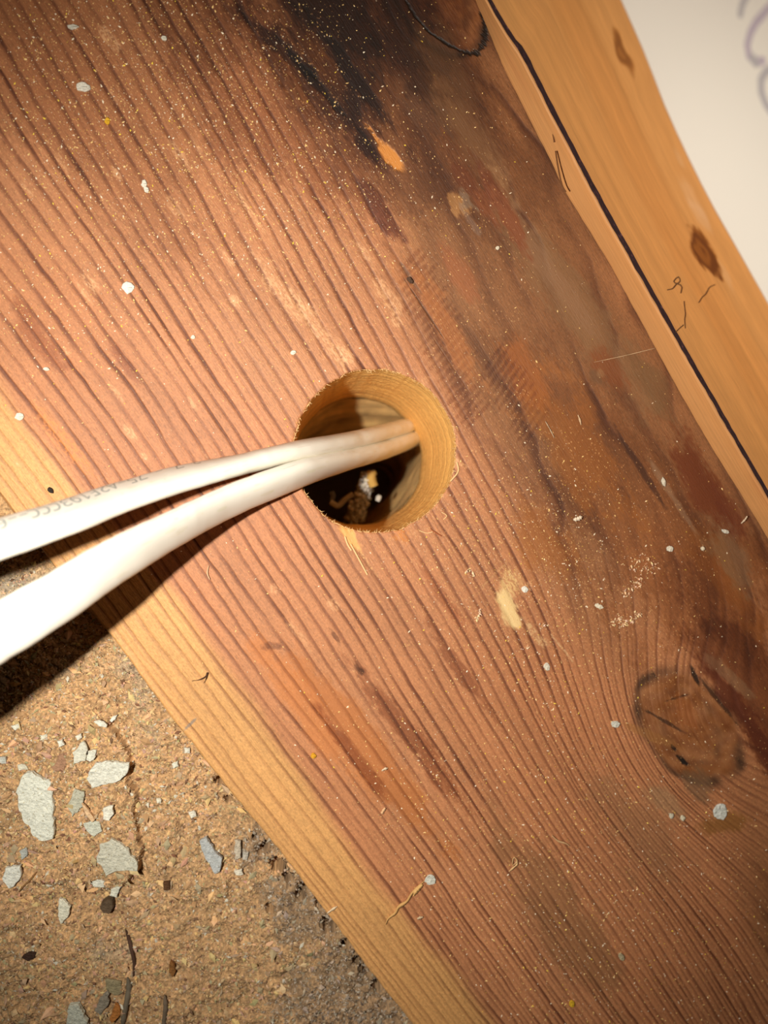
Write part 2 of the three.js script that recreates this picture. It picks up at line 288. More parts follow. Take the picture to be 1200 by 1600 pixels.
{
  const sL = [], tL = [];
  for (const e of [-260, -120, -60, -20]) sL.push(S0 + e);
  for (let i = I0; i <= I1; i++) sL.push(HS + i * STEP);
  for (const e of [20, 60, 120, 260]) sL.push(S1 + e);
  tL.push(0, 0.1, 0.25, 0.5, 0.75);
  const jMin = Math.ceil((0.95 - HT) / STEP), jMax = Math.floor((T1 - HT) / STEP);
  for (let j = jMin; j <= jMax; j++) tL.push(HT + j * STEP);
  const pos = [], uv = [], idx = [], nT = tL.length;
  const wob = (s) => 0.35 * vn(s * 0.05, 2) + 0.12 * vn(s * 0.5, 8);
  const put = (s, t) => { const tt = t < 5 ? t + wob(s) * (1 - t / 5) : t, p = XZ(s, tt, faceY(s, t)); pos.push(p.x, p.y, p.z); uv.push(...uvOf(s, tt)); return pos.length / 3 - 1; };
  for (const s of sL) for (const t of tL) put(s, t);
  const hp = NP / 2 * STEP + 1e-6;
  for (let i = 0; i < sL.length - 1; i++) for (let j = 0; j < nT - 1; j++) {
    const cs = (sL[i] + sL[i + 1]) / 2 - HS, ct = (tL[j] + tL[j + 1]) / 2 - HT;
    if (Math.abs(cs) < hp && Math.abs(ct) < hp) continue;
    const a = i * nT + j, b = a + nT; idx.push(a, b, b + 1, a, b + 1, a + 1);
  }
  // the patch between the square and the round rim
  const rays = []; const n = NP, h2 = NP / 2 * STEP;
  for (let k = 0; k < n; k++) rays.push([-h2 + k * STEP, -h2]);
  for (let k = 0; k < n; k++) rays.push([h2, -h2 + k * STEP]);
  for (let k = 0; k < n; k++) rays.push([h2 - k * STEP, h2]);
  for (let k = 0; k < n; k++) rays.push([-h2, h2 - k * STEP]);
  const M = 16, NR = rays.length, start = pos.length / 3;
  const rim = [];
  for (let k = 0; k < NR; k++) {
    const [qs, qt] = rays[k], L = Math.hypot(qs, qt), a = Math.atan2(qt, qs);
    const rr = HR + 0.16 * vn(a * 7 + 40, 1) + 0.07 * vn(a * 27 + 11, 5) * (1 + vn(a * 5, 2)) - 0.25 * Math.max(0, vn(a * 14, 9) - 0.5);
    for (let m = 0; m <= M; m++) {
      const f = (m / M) ** 1.5, rad = lerp(rr, L, f), s = HS + qs / L * rad, t = HT + qt / L * rad;
      const y = faceY(s, t) - (m === 0 ? 0.0003 : m === 1 ? 0.00008 : 0), p = XZ(s, t, y); pos.push(p.x, p.y, p.z); uv.push(...uvOf(s, t));
      if (m === 0) rim.push(p);
    }
  }
  for (let k = 0; k < NR; k++) for (let m = 0; m < M; m++) { const a = start + k * (M + 1) + m, b = start + ((k + 1) % NR) * (M + 1) + m; idx.push(a, a + 1, b + 1, a, b + 1, b); }
  // free edges down to the underside
  const side = (list) => { for (let k = 0; k < list.length - 1; k++) { const v = pos.length / 3; for (const [q, y] of [[list[k], 0], [list[k + 1], 0], [list[k], 1], [list[k + 1], 1]]) { pos.push(pos[q * 3], y ? -DEPTH : pos[q * 3 + 1], pos[q * 3 + 2]); uv.push(uv[q * 2], uv[q * 2 + 1] - y * 0.2); } idx.push(v, v + 2, v + 3, v, v + 3, v + 1); } };
  const nS = sL.length; side([...Array(nS).keys()].map((i) => i * nT)); side([...Array(nS).keys()].map((i) => i * nT + nT - 1).reverse());
  side([...Array(nT).keys()].map((j) => j).reverse()); side([...Array(nT).keys()].map((j) => (nS - 1) * nT + j));
  const g = indexed(pos, uv, idx);
  const nn = g.getAttribute('normal'); let up = 0; for (let k = 0; k < nT * 40; k++) up += nn.getY(k);
  if (up < 0) { const ix = g.index.array; for (let k = 0; k < ix.length; k += 3) { const q = ix[k]; ix[k] = ix[k + 1]; ix[k + 1] = q; } g.computeVertexNormals(); }
  mesh('plank', g, boardMat, drilled);
  // bore wall, fresh yellow wood with the drill's rings
  const bp = [], bu = [], bi = [], LV = 60;
  for (let k = 0; k <= NR; k++) {
    const p0 = rim[k % NR], [qs, qt] = rays[k % NR], a = Math.atan2(qt, qs), dir = AX.clone().multiplyScalar(Math.cos(a)).addScaledVector(AT, Math.sin(a));
    const p1 = farC.clone().addScaledVector(dir, (FR + 0.25 * vn(a * 6, 3)) / 1000);
    for (let m = 0; m <= LV; m++) {
      const f = m / LV, p = p0.clone().lerp(p1, f), w = (0.10 * vn(f * 55 + 0.4 * Math.sin(a), 3.3) + 0.06 * vn(a * 30, f * 40)) * ss(0, 0.08, f) / 1000; p.addScaledVector(dir, w);
      bp.push(p.x, p.y, p.z); bu.push(k / NR, f);
    }
  }
  for (let k = 0; k < NR; k++) for (let m = 0; m < LV; m++) { const a0 = k * (LV + 1) + m, b0 = a0 + LV + 1; bi.push(a0, b0, b0 + 1, a0, b0 + 1, a0 + 1); }
  const cut = (d) => {
    for (let j = 0; j < 512; j++) for (let i = 0; i < 1024; i++) {
      const f = j / 512, a = i / 1024 * 6.2832, o = (j * 1024 + i) * 4, ca = Math.cos(a), sa = Math.sin(a);
      const ring = vn(f * 70 + 2 * ca + 1.5 * sa, 2 + ca), fine = vn(i * 0.3, f * 150), pl = fbm(ca * 2 + f, sa * 2 + 5, 3), gq = vn((ca * HR + 40) * 0.45, 3) * 0.5;
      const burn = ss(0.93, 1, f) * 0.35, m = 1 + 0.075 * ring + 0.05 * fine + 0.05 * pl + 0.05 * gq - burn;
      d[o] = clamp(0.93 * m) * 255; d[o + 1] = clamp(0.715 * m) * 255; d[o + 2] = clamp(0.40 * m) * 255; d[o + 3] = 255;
    }
  };
  const bt = tex(1024, 512, cut); bt.wrapS = THREE.RepeatWrapping;
  const bm = tex(1024, 512, (d) => { for (let j = 0; j < 512; j++) for (let i = 0; i < 1024; i++) { const f = j / 512, a = i / 1024 * 6.2832, v = clamp(0.5 + 0.35 * vn(f * 70 + 2 * Math.cos(a) + 1.5 * Math.sin(a), 2 + Math.cos(a)) + 0.25 * vn(i * 0.3, f * 150)) * 255, o = (j * 1024 + i) * 4; d[o] = d[o + 1] = d[o + 2] = v; d[o + 3] = 255; } }, false); bm.wrapS = THREE.RepeatWrapping;
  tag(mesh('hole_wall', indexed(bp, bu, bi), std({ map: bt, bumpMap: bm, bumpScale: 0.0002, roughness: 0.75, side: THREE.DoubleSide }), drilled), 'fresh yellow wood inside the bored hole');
  // torn fibres around the rim
  const r = rng(21), fs = [];
  for (let k = 0; k < 420; k++) {
    const a = r() * 6.2832, p = rim[Math.floor(((a + Math.PI * 1.25) / 6.2832 % 1) * NR) % NR], out = p.clone().sub(at(587, 706)).setY(0).normalize();
    const L = 0.0004 + r() * 0.0011, w = 0.00006 + r() * 0.00008, d = out.clone().multiplyScalar(r() * 1.3 - 0.9).addScaledVector(V3(-out.z, 0, out.x), r() * 2 - 1).add(V3(0, r() * 0.6, 0)).normalize();
    const g = new THREE.ConeGeometry(w, L, 4, 1); g.translate(0, L * 0.4, 0); g.applyQuaternion(new THREE.Quaternion().setFromUnitVectors(V3(0, 1, 0), d)); g.translate(p.x, p.y, p.z); fs.push(g);
  }
  tag(mesh('rim_fibres', mergeGeometries(fs), std({ color: 0xe8bd82 }), drilled), 'pale torn wood fibres around the rim', null, null, 'stuff');
  for (const [pts, w] of [[[[548, 850], [560, 872], [574, 898]], 0.0002], [[[539, 838], [543, 850], [549, 860]], 0.00022], [[[655, 829], [668, 833], [676, 831]], 0.00012], [[[690, 800], [698, 806], [693, 812]], 0.00012], [[[704, 752], [716, 736], [714, 722]], 0.0002]]) {
    const c = new THREE.CatmullRomCurve3(pts.map(([x, y]) => at(x, y, 0.00015)));
    mesh('splinter', new THREE.TubeGeometry(c, 12, w, 5), std({ color: 0xeec48c }), drilled);
  }
}

// ------------------------------------------------------------------ plain wood maps for the clean boards by the wall
function woodMap(w, h, base, seed, extra) {
  return tex(w, h, (d) => {
    for (let j = 0; j < h; j++) for (let i = 0; i < w; i++) {
      const u = i / w, v = j / h, o = (j * w + i) * 4;
      const wv = fbm(u * 5 + seed, v * 2.4, 3), q = v * 9 + wv * 1.7 + seed, f = q - Math.floor(q);
      let m = 1 + 0.055 * fbm(u * 9 + seed, v * 22, 3) + 0.022 * (ss(0.2, 0.9, f) - ss(0.9, 1, f)) * -1 + 0.03 * vn(u * 160, v * 260) + 0.03 * vn(u * 60 + 3, v * 420);
      let c = [base[0] * m, base[1] * m * (1 + 0.02 * wv), base[2] * m * (1 + 0.05 * wv)];
      if (extra) c = extra(u, v, c);
      d[o] = clamp(c[0]) * 255; d[o + 1] = clamp(c[1]) * 255; d[o + 2] = clamp(c[2]) * 255; d[o + 3] = 255;
    }
  });
}
// a board lofted between two pixel polylines at two heights; its back lies `thick` behind
function polyline(pts, y, n, ext) {
  const p = pts.map(([a, b]) => at(a, b, y));
  const d0 = p[0].clone().sub(p[1]).normalize(), d1 = p[p.length - 1].clone().sub(p[p.length - 2]).normalize();
  p.unshift(p[0].clone().addScaledVector(d0, ext * 0.4)); p.unshift(p[0].clone().addScaledVector(d0, ext * 0.6));
  p.push(p[p.length - 1].clone().addScaledVector(d1, ext * 0.4)); p.push(p[p.length - 1].clone().addScaledVector(d1, ext * 0.6));
  return new THREE.CatmullRomCurve3(p, false, 'centripetal').getSpacedPoints(n);
}
const WALL_A = at(850, 240), WALL_B = at(1112, 700), WD = WALL_B.clone().sub(WALL_A).normalize(), WN = V3(-WD.z, 0, WD.x);   // along the wall and towards the open side
if (WN.x > 0) WN.negate();
const alongWall = (p) => p.clone().sub(WALL_A).dot(WD);
function loftBoard(lowPts, lowY, topPts, topY, thick, bev, jitter = 0, ext = 0.16, rows = 10) {
  const n = 260, lo = polyline(lowPts, lowY, n, ext), hi = polyline(topPts, topY, n, ext), pos = [], uv = [], idx = [];
  const prof = [[1, 0, thick], [1, 0, bev]];                       // [which, lift, back]
  const rowsF = [];
  rowsF.push([0, thick, 0], [0, bev, 0], [bev * 0.3, bev * 0.3, 0]);
  for (let k = 0; k <= rows; k++) rowsF.push([null, 0, k / rows]);
  rowsF.push([-bev * 0.3, bev * 0.3, 1], [0, bev, 1], [0, thick, 1], [0, thick, 0]);
  for (let i = 0; i <= n; i++) {
    const a = lo[i], ua = alongWall(a);
    // the matching point of the top edge: same place along the wall
    let k = 0, bd = 1e9; for (let q = 0; q <= n; q++) { const d = Math.abs(alongWall(hi[q]) - ua); if (d < bd) { bd = d; k = q; } }
    const b = hi[k].clone().addScaledVector(WD, ua - alongWall(hi[k]));
    const hgt = topY - lowY;
    for (const [lift, back, f] of rowsF) {
      const ff = lift === null ? clamp(f, bev / hgt, 1 - bev / hgt) : f, p = a.clone().lerp(b, ff);
      if (lift) p.y += lift;
      const j = jitter && back < thick ? jitter * (vn(ua * 900, f * 3 + 7) + 0.6 * vn(ua * 3000, f * 5)) : 0;
      p.addScaledVector(WN, -back + j);
      pos.push(p.x, p.y, p.z); uv.push((ua + 0.2) / 0.45, ff + (back >= thick ? 0.3 : 0));
    }
  }
  const R = rowsF.length;
  for (let i = 0; i < n; i++) for (let k = 0; k < R - 1; k++) { const a = i * R + k, b = a + R; idx.push(a, a + 1, b + 1, a, b + 1, b); }
  for (const i of [0, n]) for (let k = 1; k < R - 2; k++) idx.push(i * R, i * R + k, i * R + k + 1);
  let g = indexed(pos, uv, idx);
  return g;
}
const baseLine = [[742, 0], [765, 55], [787, 108], [812, 158], [837, 208], [858, 248], [881, 297], [917, 356], [956, 421], [992, 487], [1028, 553], [1066, 622], [1112, 701], [1160, 778], [1200, 844]];
const seamLow = [[758, 0], [779, 38], [798, 67], [806, 78], [832, 126], [853, 168], [883, 224], [928, 310], [1029, 489], [1106, 622], [1196, 777]];
const seamTop = [[766, 0], [787, 36], [805, 63], [815, 74], [841, 124], [862, 165], [891, 221], [937, 307], [1037, 486], [1113, 619], [1202, 773]];
const topLine = [[975, 0], [1012, 84], [1047, 174], [1107, 300], [1155, 386], [1200, 466]];
const H1 = 0.0062, H2 = 0.0078, H3 = 0.042;
const knotPx = [[1100, 390, 50, 15, 0.9], [957, 92, 40, 7.5, 0.6]];
// where a pixel lies on the face of the tall board: [u, v] of its map
function onBoard(px, py) {
  let best = null; for (let f = 0; f <= 1; f += 0.01) { const y = lerp(H2, H3, f), p = at(px, py, y), d = p.clone().sub(WALL_A).dot(WN); const e = Math.abs(d + OFF(f)); if (!best || e < best[0]) best = [e, (alongWall(p) + 0.2) / 0.45, f, p]; }
  return best;
}
const seamMid = at(937, 307, H2).sub(WALL_A).dot(WN), topMid = at(1107, 300, H3).sub(WALL_A).dot(WN);
const OFF = (f) => -lerp(seamMid, topMid, f);
const tall = tag(group('wall_board'), 'pale orange pine board on edge along the right side, with a dark oval knot', 'board');
{
  const kn = knotPx.map(([x, y, l, w, k]) => { const b = onBoard(x, y); return [b[1], b[2], l * 0.000115 / 0.45, w * 0.00022 / (H3 - H2), k]; });
  const sc = [[1078, 300, 40, 9, 0.35], [1092, 335, 30, 8, 0.4], [1060, 250, 20, 5, 0.3], [1130, 430, 34, 6, 0.3]].map(([x, y, l, w, k]) => { const b = onBoard(x, y); return [b[1], b[2], l * 0.00012 / 0.45, w * 0.00022 / (H3 - H2), k]; });
  const map = woodMap(2048, 512, [0.845, 0.60, 0.345], 3.1, (u, v, c) => {
    const band = ss(0.42, 0.5, v + 0.05 * vn(u * 14, 3)) * (1 - ss(0.66, 0.74, v + 0.04 * vn(u * 11, 8)));
    c = [c[0] * (1 - 0.02 * band), c[1] * (1 - 0.04 * band), c[2] * (1 - 0.07 * band)];
    for (const [ku, kv, la, lb, k] of sc) { const e = Math.hypot((u - ku) / la, (v - kv) / lb) + 0.6 * fbm(u * 90, v * 16, 3), m = k * (1 - ss(0.5, 1.1, e)); if (m > 0) c = [lerp(c[0], 0.9, m), lerp(c[1], 0.72, m), lerp(c[2], 0.55, m)]; }
    for (const [ku, kv, la, lb, k] of kn) {
      const e = Math.hypot((u - ku) / la, (v - kv + 0.02 * vn(u * 150, 3)) / lb) + 0.32 * fbm(u * 150, v * 26, 4);
      if (e < 1.4) { const m = k * (1 - ss(0.7, 1.05, e)), q = 0.6 + 0.4 * Math.sin(e * 9 + 3 * vn(u * 60, v * 12)); c = [lerp(c[0], 0.34 + 0.2 * q, m), lerp(c[1], 0.155 + 0.15 * q, m), lerp(c[2], 0.03 + 0.07 * q, m)]; }
    }
    return c;
  });
  mesh('plank', loftBoard(seamTop, H2, topLine, H3, 0.036, 0.0005, 0.00006), std({ map, roughness: 0.55, bumpMap: map, bumpScale: 0.00012 }), tall);
}
const slat = tag(group('edge_strip'), 'thin pale pine strip lying against the wide board below the dark seam', 'strip');
{
  const map = woodMap(2048, 128, [0.825, 0.58, 0.35], 8.4, (u, v, c) => { const m = 0.25 * ss(0.1, 0.6, fbm(u * 22, v * 2 + 9, 3)); return [lerp(c[0], 0.72, m), lerp(c[1], 0.44, m), lerp(c[2], 0.26, m)]; });
  mesh('strip', loftBoard(baseLine, 0.0001, seamLow, H1, 0.034, 0.0003, 0.00005), std({ map, roughness: 0.6, bumpMap: map, bumpScale: 0.00012 }), slat);
  for (const pts of [[[868, 236], [872, 262], [879, 292], [884, 300]], [[855, 178], [862, 200], [866, 222]], [[796, 66], [802, 74], [806, 82]]]) {
    const c = new THREE.CatmullRomCurve3(pts.map(([x, y]) => at(x, y, 0.0042)));
    tag(mesh('splinter', new THREE.TubeGeometry(c, 14, 0.00018, 5), std({ color: 0x6e4420 }), slat), 'dark split standing off the strip');
  }
}
const seam = mesh('seam_strip', loftBoard(seamLow, H1 - 0.0007, seamTop, H2 + 0.0003, 0.02, 0.0002, 0.00012, 0.16, 5), std({ map: tex(1024, 16, (d) => { for (let k = 0; k < 1024 * 16; k++) { const i = k % 1024, j = k >> 10, sp = ss(0.5, 0.9, vn(i * 0.9, j * 0.5)) * 0.2, n = 0.03 * vn(i * 0.4, j * 0.3); d[k * 4] = (0.17 + n + sp) * 255; d[k * 4 + 1] = (0.075 + n + sp * 0.75) * 255; d[k * 4 + 2] = (0.09 + n + sp * 0.85) * 255; d[k * 4 + 3] = 255; } }), roughness: 0.95 }));  // dark strip set into the gap between the two boards
seam.position.addScaledVector(WN, -0.0001);
tag(seam, 'dark purple-brown strip in the gap between the two pine boards', 'building paper');

// ------------------------------------------------------------------ white sheet above the tall board
{
  const n = 80, foot = polyline(topLine, H3, n, 0.16), pos = [], uv = [], idx = [], TOP = 0.26, TH_ = 0.012, out = 0.0012;
  const rows = [[0, TH_], [0, 0.001], [0.0004, 0.0002], [0.001, 0], [0.02, 0], [0.06, 0], [TOP, 0], [TOP, TH_], [0, TH_]];
  for (const p of foot) for (const [y, b] of rows) { const q = p.clone().addScaledVector(WN, out - b); q.y = H3 + 0.0004 + y; pos.push(q.x, q.y, q.z); uv.push((alongWall(q) + 0.12) / 0.16, (y + 0.02) / 0.16); }
  for (let i = 0; i < n; i++) for (let k = 0; k < rows.length - 1; k++) { const a = i * rows.length + k, b = a + rows.length; idx.push(a, a + 1, b + 1, a, b + 1, b); }
  for (const i of [0, n]) for (let k = 1; k < rows.length - 2; k++) idx.push(i * rows.length, i * rows.length + k, i * rows.length + k + 1);
  const g = indexed(pos, uv, idx);
  // big blurred strokes of writing, grey purple
  const onSheet = (px, py) => { const o = foot[Math.floor(n / 2)].clone().addScaledVector(WN, out), d = V3((px - 600) / FOC, -(py - 800) / FOC, -1).applyMatrix4(C2W), k = o.sub(camera.position).dot(WN) / d.dot(WN), p = camera.position.clone().addScaledVector(d, k); return [(alongWall(p) + 0.12) / 0.16, (p.y - H3 + 0.02) / 0.16]; };
  const CW = 1024, cv = document.createElement('canvas'); cv.width = cv.height = CW; const x = cv.getContext('2d');
  x.fillStyle = '#f5f2e8'; x.fillRect(0, 0, CW, CW); x.lineCap = 'round'; x.lineJoin = 'round';
  const stroke = (pts, w, c) => { x.strokeStyle = c; x.lineWidth = w * 0.6; x.beginPath(); pts.forEach(([a, b], i) => { const [u, v] = onSheet(a, b); i ? x.lineTo(u * CW, (1 - v) * CW) : x.moveTo(u * CW, (1 - v) * CW); }); x.stroke(); };
  const ink = '#bdbbbe', pur = '#c2b8c6';
  stroke([[1160, -14], [1154, 2], [1147, 16], [1145, 30]], 11, ink);
  stroke([[1204, 8], [1186, 26], [1172, 42], [1164, 58], [1160, 76], [1164, 92], [1176, 101], [1186, 99]], 12, pur);
  stroke([[1176, 102], [1170, 96]], 14, ink);
  stroke([[1206, 108], [1192, 116], [1185, 128], [1186, 146], [1194, 164], [1206, 180]], 13, ink);
  stroke([[1215, 60], [1208, 70], [1204, 84]], 10, ink);
  const t = new THREE.CanvasTexture(cv); t.colorSpace = THREE.SRGBColorSpace; t.wrapS = t.wrapT = THREE.ClampToEdgeWrapping;
  tag(mesh('white_panel', g, std({ map: t, roughness: 0.55, side: THREE.DoubleSide })), 'smooth cream-white panel with blurred grey-purple writing above the pine board', 'panel');
}

// ------------------------------------------------------------------ second, older plate under the drilled board
{
  const older = tag(group('lower_plate'), 'older dark wooden plate seen at the bottom of the bored hole', 'board');
  const y0 = -DEPTH - 0.0012, y1 = -0.122, c0 = at(559, 722, y0), cM = at(514, 776, -0.082), c1 = c0.clone().lerp(cM, (y1 - y0) / (-0.082 - y0)), ro = 0.0173, pos = [], uv = [], idx = [], NR = 160, LV = 44;
  for (let k = 0; k <= NR; k++) for (let m = 0; m <= LV; m++) {
    const a = k / NR * 6.28319, f = m / LV, c = c0.clone().lerp(c1, f), da = Math.atan2(Math.sin(a + 0.5), Math.cos(a + 0.5)), r = ro * (1 - 0.12 * f) + 0.0062 * (1 + 2.2 * f) * Math.exp(-((da / 0.42) ** 2)) + 0.0003 * vn(f * 30 + Math.cos(a), 2) + 0.0004 * vn(Math.cos(a) * 3 + 9, Math.sin(a) * 3 + f * 2);
    pos.push(c.x + Math.cos(a) * r, c.y, c.z + Math.sin(a) * r); uv.push(k / NR * 2, f);
  }
  for (let k = 0; k < NR; k++) for (let m = 0; m < LV; m++) { const a = k * (LV + 1) + m, b = a + LV + 1; idx.push(a, b, b + 1, a, b + 1, a + 1); }
  const top = pos.length / 3;                                        // upper face as a flat ring out to a square
  for (let k = 0; k <= NR; k++) { const a = k / NR * 6.28319, ca = Math.cos(a), sa = Math.sin(a), da = Math.atan2(Math.sin(a + 0.5), Math.cos(a + 0.5)), ro = 0.0173 + 0.0062 * Math.exp(-((da / 0.42) ** 2)), q = 0.055 / Math.max(Math.abs(ca), Math.abs(sa)); pos.push(c0.x + ca * ro, y0, c0.z + sa * ro, c0.x + ca * q, y0, c0.z + sa * q); uv.push(0, 0, 0, 1); }
  for (let k = 0; k < NR; k++) { const a = top + k * 2; idx.push(a, a + 1, a + 3, a, a + 3, a + 2); }
  const map = tex(512, 256, (d) => { for (let j = 0; j < 256; j++) for (let i = 0; i < 512; i++) { const u = i / 512, f = j / 256, o = (j * 512 + i) * 4, w = vn(f * 26 + 2.2 * Math.sin(u * 6.28), 3) * 0.5 + vn(f * 60 + 3 * Math.sin(u * 6.28 + 1), 8) * 0.3, n = fbm(u * 14, f * 10, 4), m = 1 + 0.24 * w + 0.22 * n; d[o] = clamp(0.80 * m) * 255; d[o + 1] = clamp(0.65 * m) * 255; d[o + 2] = clamp(0.42 * m) * 255; d[o + 3] = 255; } });
  mesh('old_hole_wall', indexed(pos, uv, idx), std({ map, bumpMap: map, bumpScale: 0.0006, roughness: 0.9, side: THREE.DoubleSide }), older);
  const bx = new THREE.BoxGeometry(0.11, 0.004, 0.11); bx.translate(c1.x, y1 - 0.004, c1.z);
  mesh('hole_bottom', bx, std({ color: 0x8f785c, roughness: 1 }), older);
}
// grey dust and crumbs caught in the hole
function crumb(r, size) { const g = new THREE.IcosahedronGeometry(size, 0), p = g.getAttribute('position'), k = new Map(); for (let i = 0; i < p.count; i++) { const key = [p.getX(i), p.getY(i), p.getZ(i)].map((v) => v.toFixed(6)).join(); if (!k.has(key)) k.set(key, 0.6 + r() * 0.7); const f = k.get(key); p.setXYZ(i, p.getX(i) * f, p.getY(i) * f * 0.7, p.getZ(i) * f); } g.computeVertexNormals(); return g; }
{
  const r = rng(9), gs = [];
  for (let k = 0; k < 1100; k++) {
    const f = r(), x = lerp(577, 553, f) + (r() + r() - 1) * lerp(12, 18, f), y = lerp(742, 812, f) + (r() - 0.5) * 14, h = -0.050 + (r() - 0.5) * 0.012, g = crumb(r, 0.00018 + r() * r() * 0.0006), p = at(x, y, h);
    g.rotateY(r() * 6); g.translate(p.x, p.y, p.z);
    const c = new THREE.Color().setHSL(0.08 + r() * 0.05, 0.08 + r() * 0.12, 0.34 + r() * 0.36), n = g.getAttribute('position').count, a = new Float32Array(n * 3); for (let i = 0; i < n; i++) c.toArray(a, i * 3);
    g.setAttribute('color', new THREE.BufferAttribute(a, 3)); gs.push(g);
  }
  tag(mesh('dust_clump', mergeGeometries(gs), std({ vertexColors: true, roughness: 1 })), 'grey crumbly clump of dust hanging inside the bored hole below the cables', 'dust', null, 'stuff');
  const fibre = (pts, h, w, col, name, label) => tag(mesh(name, new THREE.TubeGeometry(new THREE.CatmullRomCurve3(pts.map(([x, y, d]) => at(x, y, h + (d || 0)))), 20, w, 6), std({ color: col })), label, 'debris');
  fibre([[516, 784], [528, 790], [540, 780], [552, 772]], -0.048, 0.0009, 0xb9b0a0, 'dusty_fibre', 'pale grey dusty fibre reaching across the black bottom of the hole');
  fibre([[518, 768], [521, 776], [519, 782]], -0.055, 0.0008, 0x8d8d98, 'dusty_fibre', 'short grey-blue fluff at the left in the black bottom of the hole');
  fibre([[581, 736], [580, 748], [584, 760]], -0.045, 0.0014, 0xc9a052, 'wood_fragment', 'small yellow wood fragment on top of the dust clump in the hole');
  { const p = at(592, 778, -0.044), g = crumb(rng(31), 0.0011); g.translate(p.x, p.y, p.z); tag(mesh('plaster_crumb', g, std({ color: 0xd8d2c4 })), 'white crumb stuck to the right of the dust clump in the hole', 'crumb'); }
}

// ------------------------------------------------------------------ the two cables
function cable(stations, sign, A, B, map, label, seed) {
  const ctr = new THREE.CatmullRomCurve3(stations.map((s) => at(s[0], s[1], s[2] / 1000)), false, 'centripetal');
  const N = 240, M = 36, pts = [], ph = [];
  const tS = stations.map((s, i) => i / (stations.length - 1));
  for (let i = 0; i <= N; i++) {
    const t = i / N, p = ctr.getPoint(t), k = Math.min(stations.length - 2, Math.floor(t * (stations.length - 1))), f = t * (stations.length - 1) - k;
    const wpx = lerp(stations[k][3], stations[k + 1][3], f * f * (3 - 2 * f));
    const z = p.distanceTo(camera.position), cosv = -p.clone().sub(camera.position).normalize().dot(V3(0, 0, 1).applyMatrix4(C2W)), half = wpx / 2 * (z * cosv) / FOC;
    const c2 = clamp((half * half - B * B) / (A * A - B * B), 0, 1); ph.push(sign * Math.acos(Math.sqrt(c2))); pts.push(p);
  }
  for (let q = 0; q < 40; q++) for (let i = 1; i < N; i++) ph[i] = (ph[i - 1] + ph[i] * 2 + ph[i + 1]) / 4;
  const pos = [], uv = [], idx = []; let len = 0, lastE1 = null;
  for (let i = 0; i <= N; i++) {
    const p = pts[i], tan = ctr.getTangent(i / N); if (i) len += p.distanceTo(pts[i - 1]);
    let e2 = camera.position.clone().sub(p).normalize(); let e1 = V3().crossVectors(e2, tan);
    if (e1.length() < 0.35 && lastE1) e1 = lastE1.clone().addScaledVector(tan, -lastE1.dot(tan)); e1.normalize(); if (lastE1 && e1.dot(lastE1) < 0) e1.negate(); if (!lastE1 && e1.z > 0) e1.negate(); lastE1 = e1.clone(); e2 = V3().crossVectors(tan, e1).normalize(); if (e2.dot(camera.position.clone().sub(p)) < 0) e2.negate();
    const m1 = e1.clone().multiplyScalar(Math.cos(ph[i])).addScaledVector(e2, Math.sin(ph[i])), m2 = e1.clone().multiplyScalar(-Math.sin(ph[i])).addScaledVector(e2, Math.cos(ph[i]));
    for (let k = 0; k <= M; k++) {
      const th = k / M * 6.283185, c = Math.cos(th), s = Math.sin(th), ex = 0.86, cx = Math.sign(c) * Math.abs(c) ** ex, sx = Math.sign(s) * Math.abs(s) ** ex;
      const wr = 1 + 0.02 * vn(len * 260 + seed, 3 + Math.cos(th) * 1.5) + 0.012 * vn(len * 900 + seed, th);
      const q = p.clone().addScaledVector(m1, A * cx * wr).addScaledVector(m2, B * sx * wr); pos.push(q.x, q.y, q.z); uv.push(len / 0.2, k / M);
    }
  }
  for (let i = 0; i < N; i++) for (let k = 0; k < M; k++) { const a = i * (M + 1) + k, b = a + M + 1; idx.push(a, a + 1, b + 1, a, b + 1, b); }
  for (const [i, far] of [[0, 0], [N, 1]]) { const v = pos.length / 3, c = pts[i]; pos.push(c.x, c.y, c.z); uv.push(0.5, 0.02); for (let k = 0; k <= M; k++) { const a = i * (M + 1) + k; pos.push(pos[a * 3], pos[a * 3 + 1], pos[a * 3 + 2]); uv.push(0.5, 0.02); } for (let k = 1; k <= M; k++) far ? idx.push(v, v + k, v + k + 1) : idx.push(v, v + k + 1, v + k); }
  let g = indexed(pos, uv, idx);
  const o = tag(group('electrical_cable'), label, 'cable');
  mesh('jacket', g, map, o); return o;
}
function jacket(print, seed) {
  const cw = 2048, chh = 256, cv = document.createElement('canvas'); cv.width = cw; cv.height = chh; const x = cv.getContext('2d');
  x.fillStyle = '#f4efe2'; x.fillRect(0, 0, cw, chh);
  const r = rng(seed);
  for (let k = 0; k < 500; k++) { x.fillStyle = `rgba(${200 + r() * 30 | 0},${180 + r() * 30 | 0},${140 + r() * 30 | 0},${0.05 + r() * 0.12})`; x.beginPath(); x.ellipse(r() * cw, r() * chh, 2 + r() * 14, 1 + r() * 4, 0, 0, 7); x.fill(); }
  if (print) print(x, cw, chh);
  const t = new THREE.CanvasTexture(cv); t.colorSpace = THREE.SRGBColorSpace; t.wrapS = t.wrapT = THREE.RepeatWrapping; t.anisotropy = 8;
  return new THREE.MeshPhysicalMaterial({ map: t, roughness: 0.42, clearcoat: 0.15, clearcoatRoughness: 0.4 });
}
const upperStations = [[-900, 1190, 70, 70], [-520, 1030, 60, 70], [-260, 925, 46, 67], [-80, 869, 38, 64], [0, 842, 34, 62], [100, 809, 28, 55], [180, 780, 22, 48], [280, 748.5, 15.5, 41], [380, 725, 9, 33], [463, 705, 3, 32], [547, 689, -12, 28], [600, 676, -27, 25], [629, 668, -39, 23], [640, 664, -52, 22], [642, 664, -66, 20]];
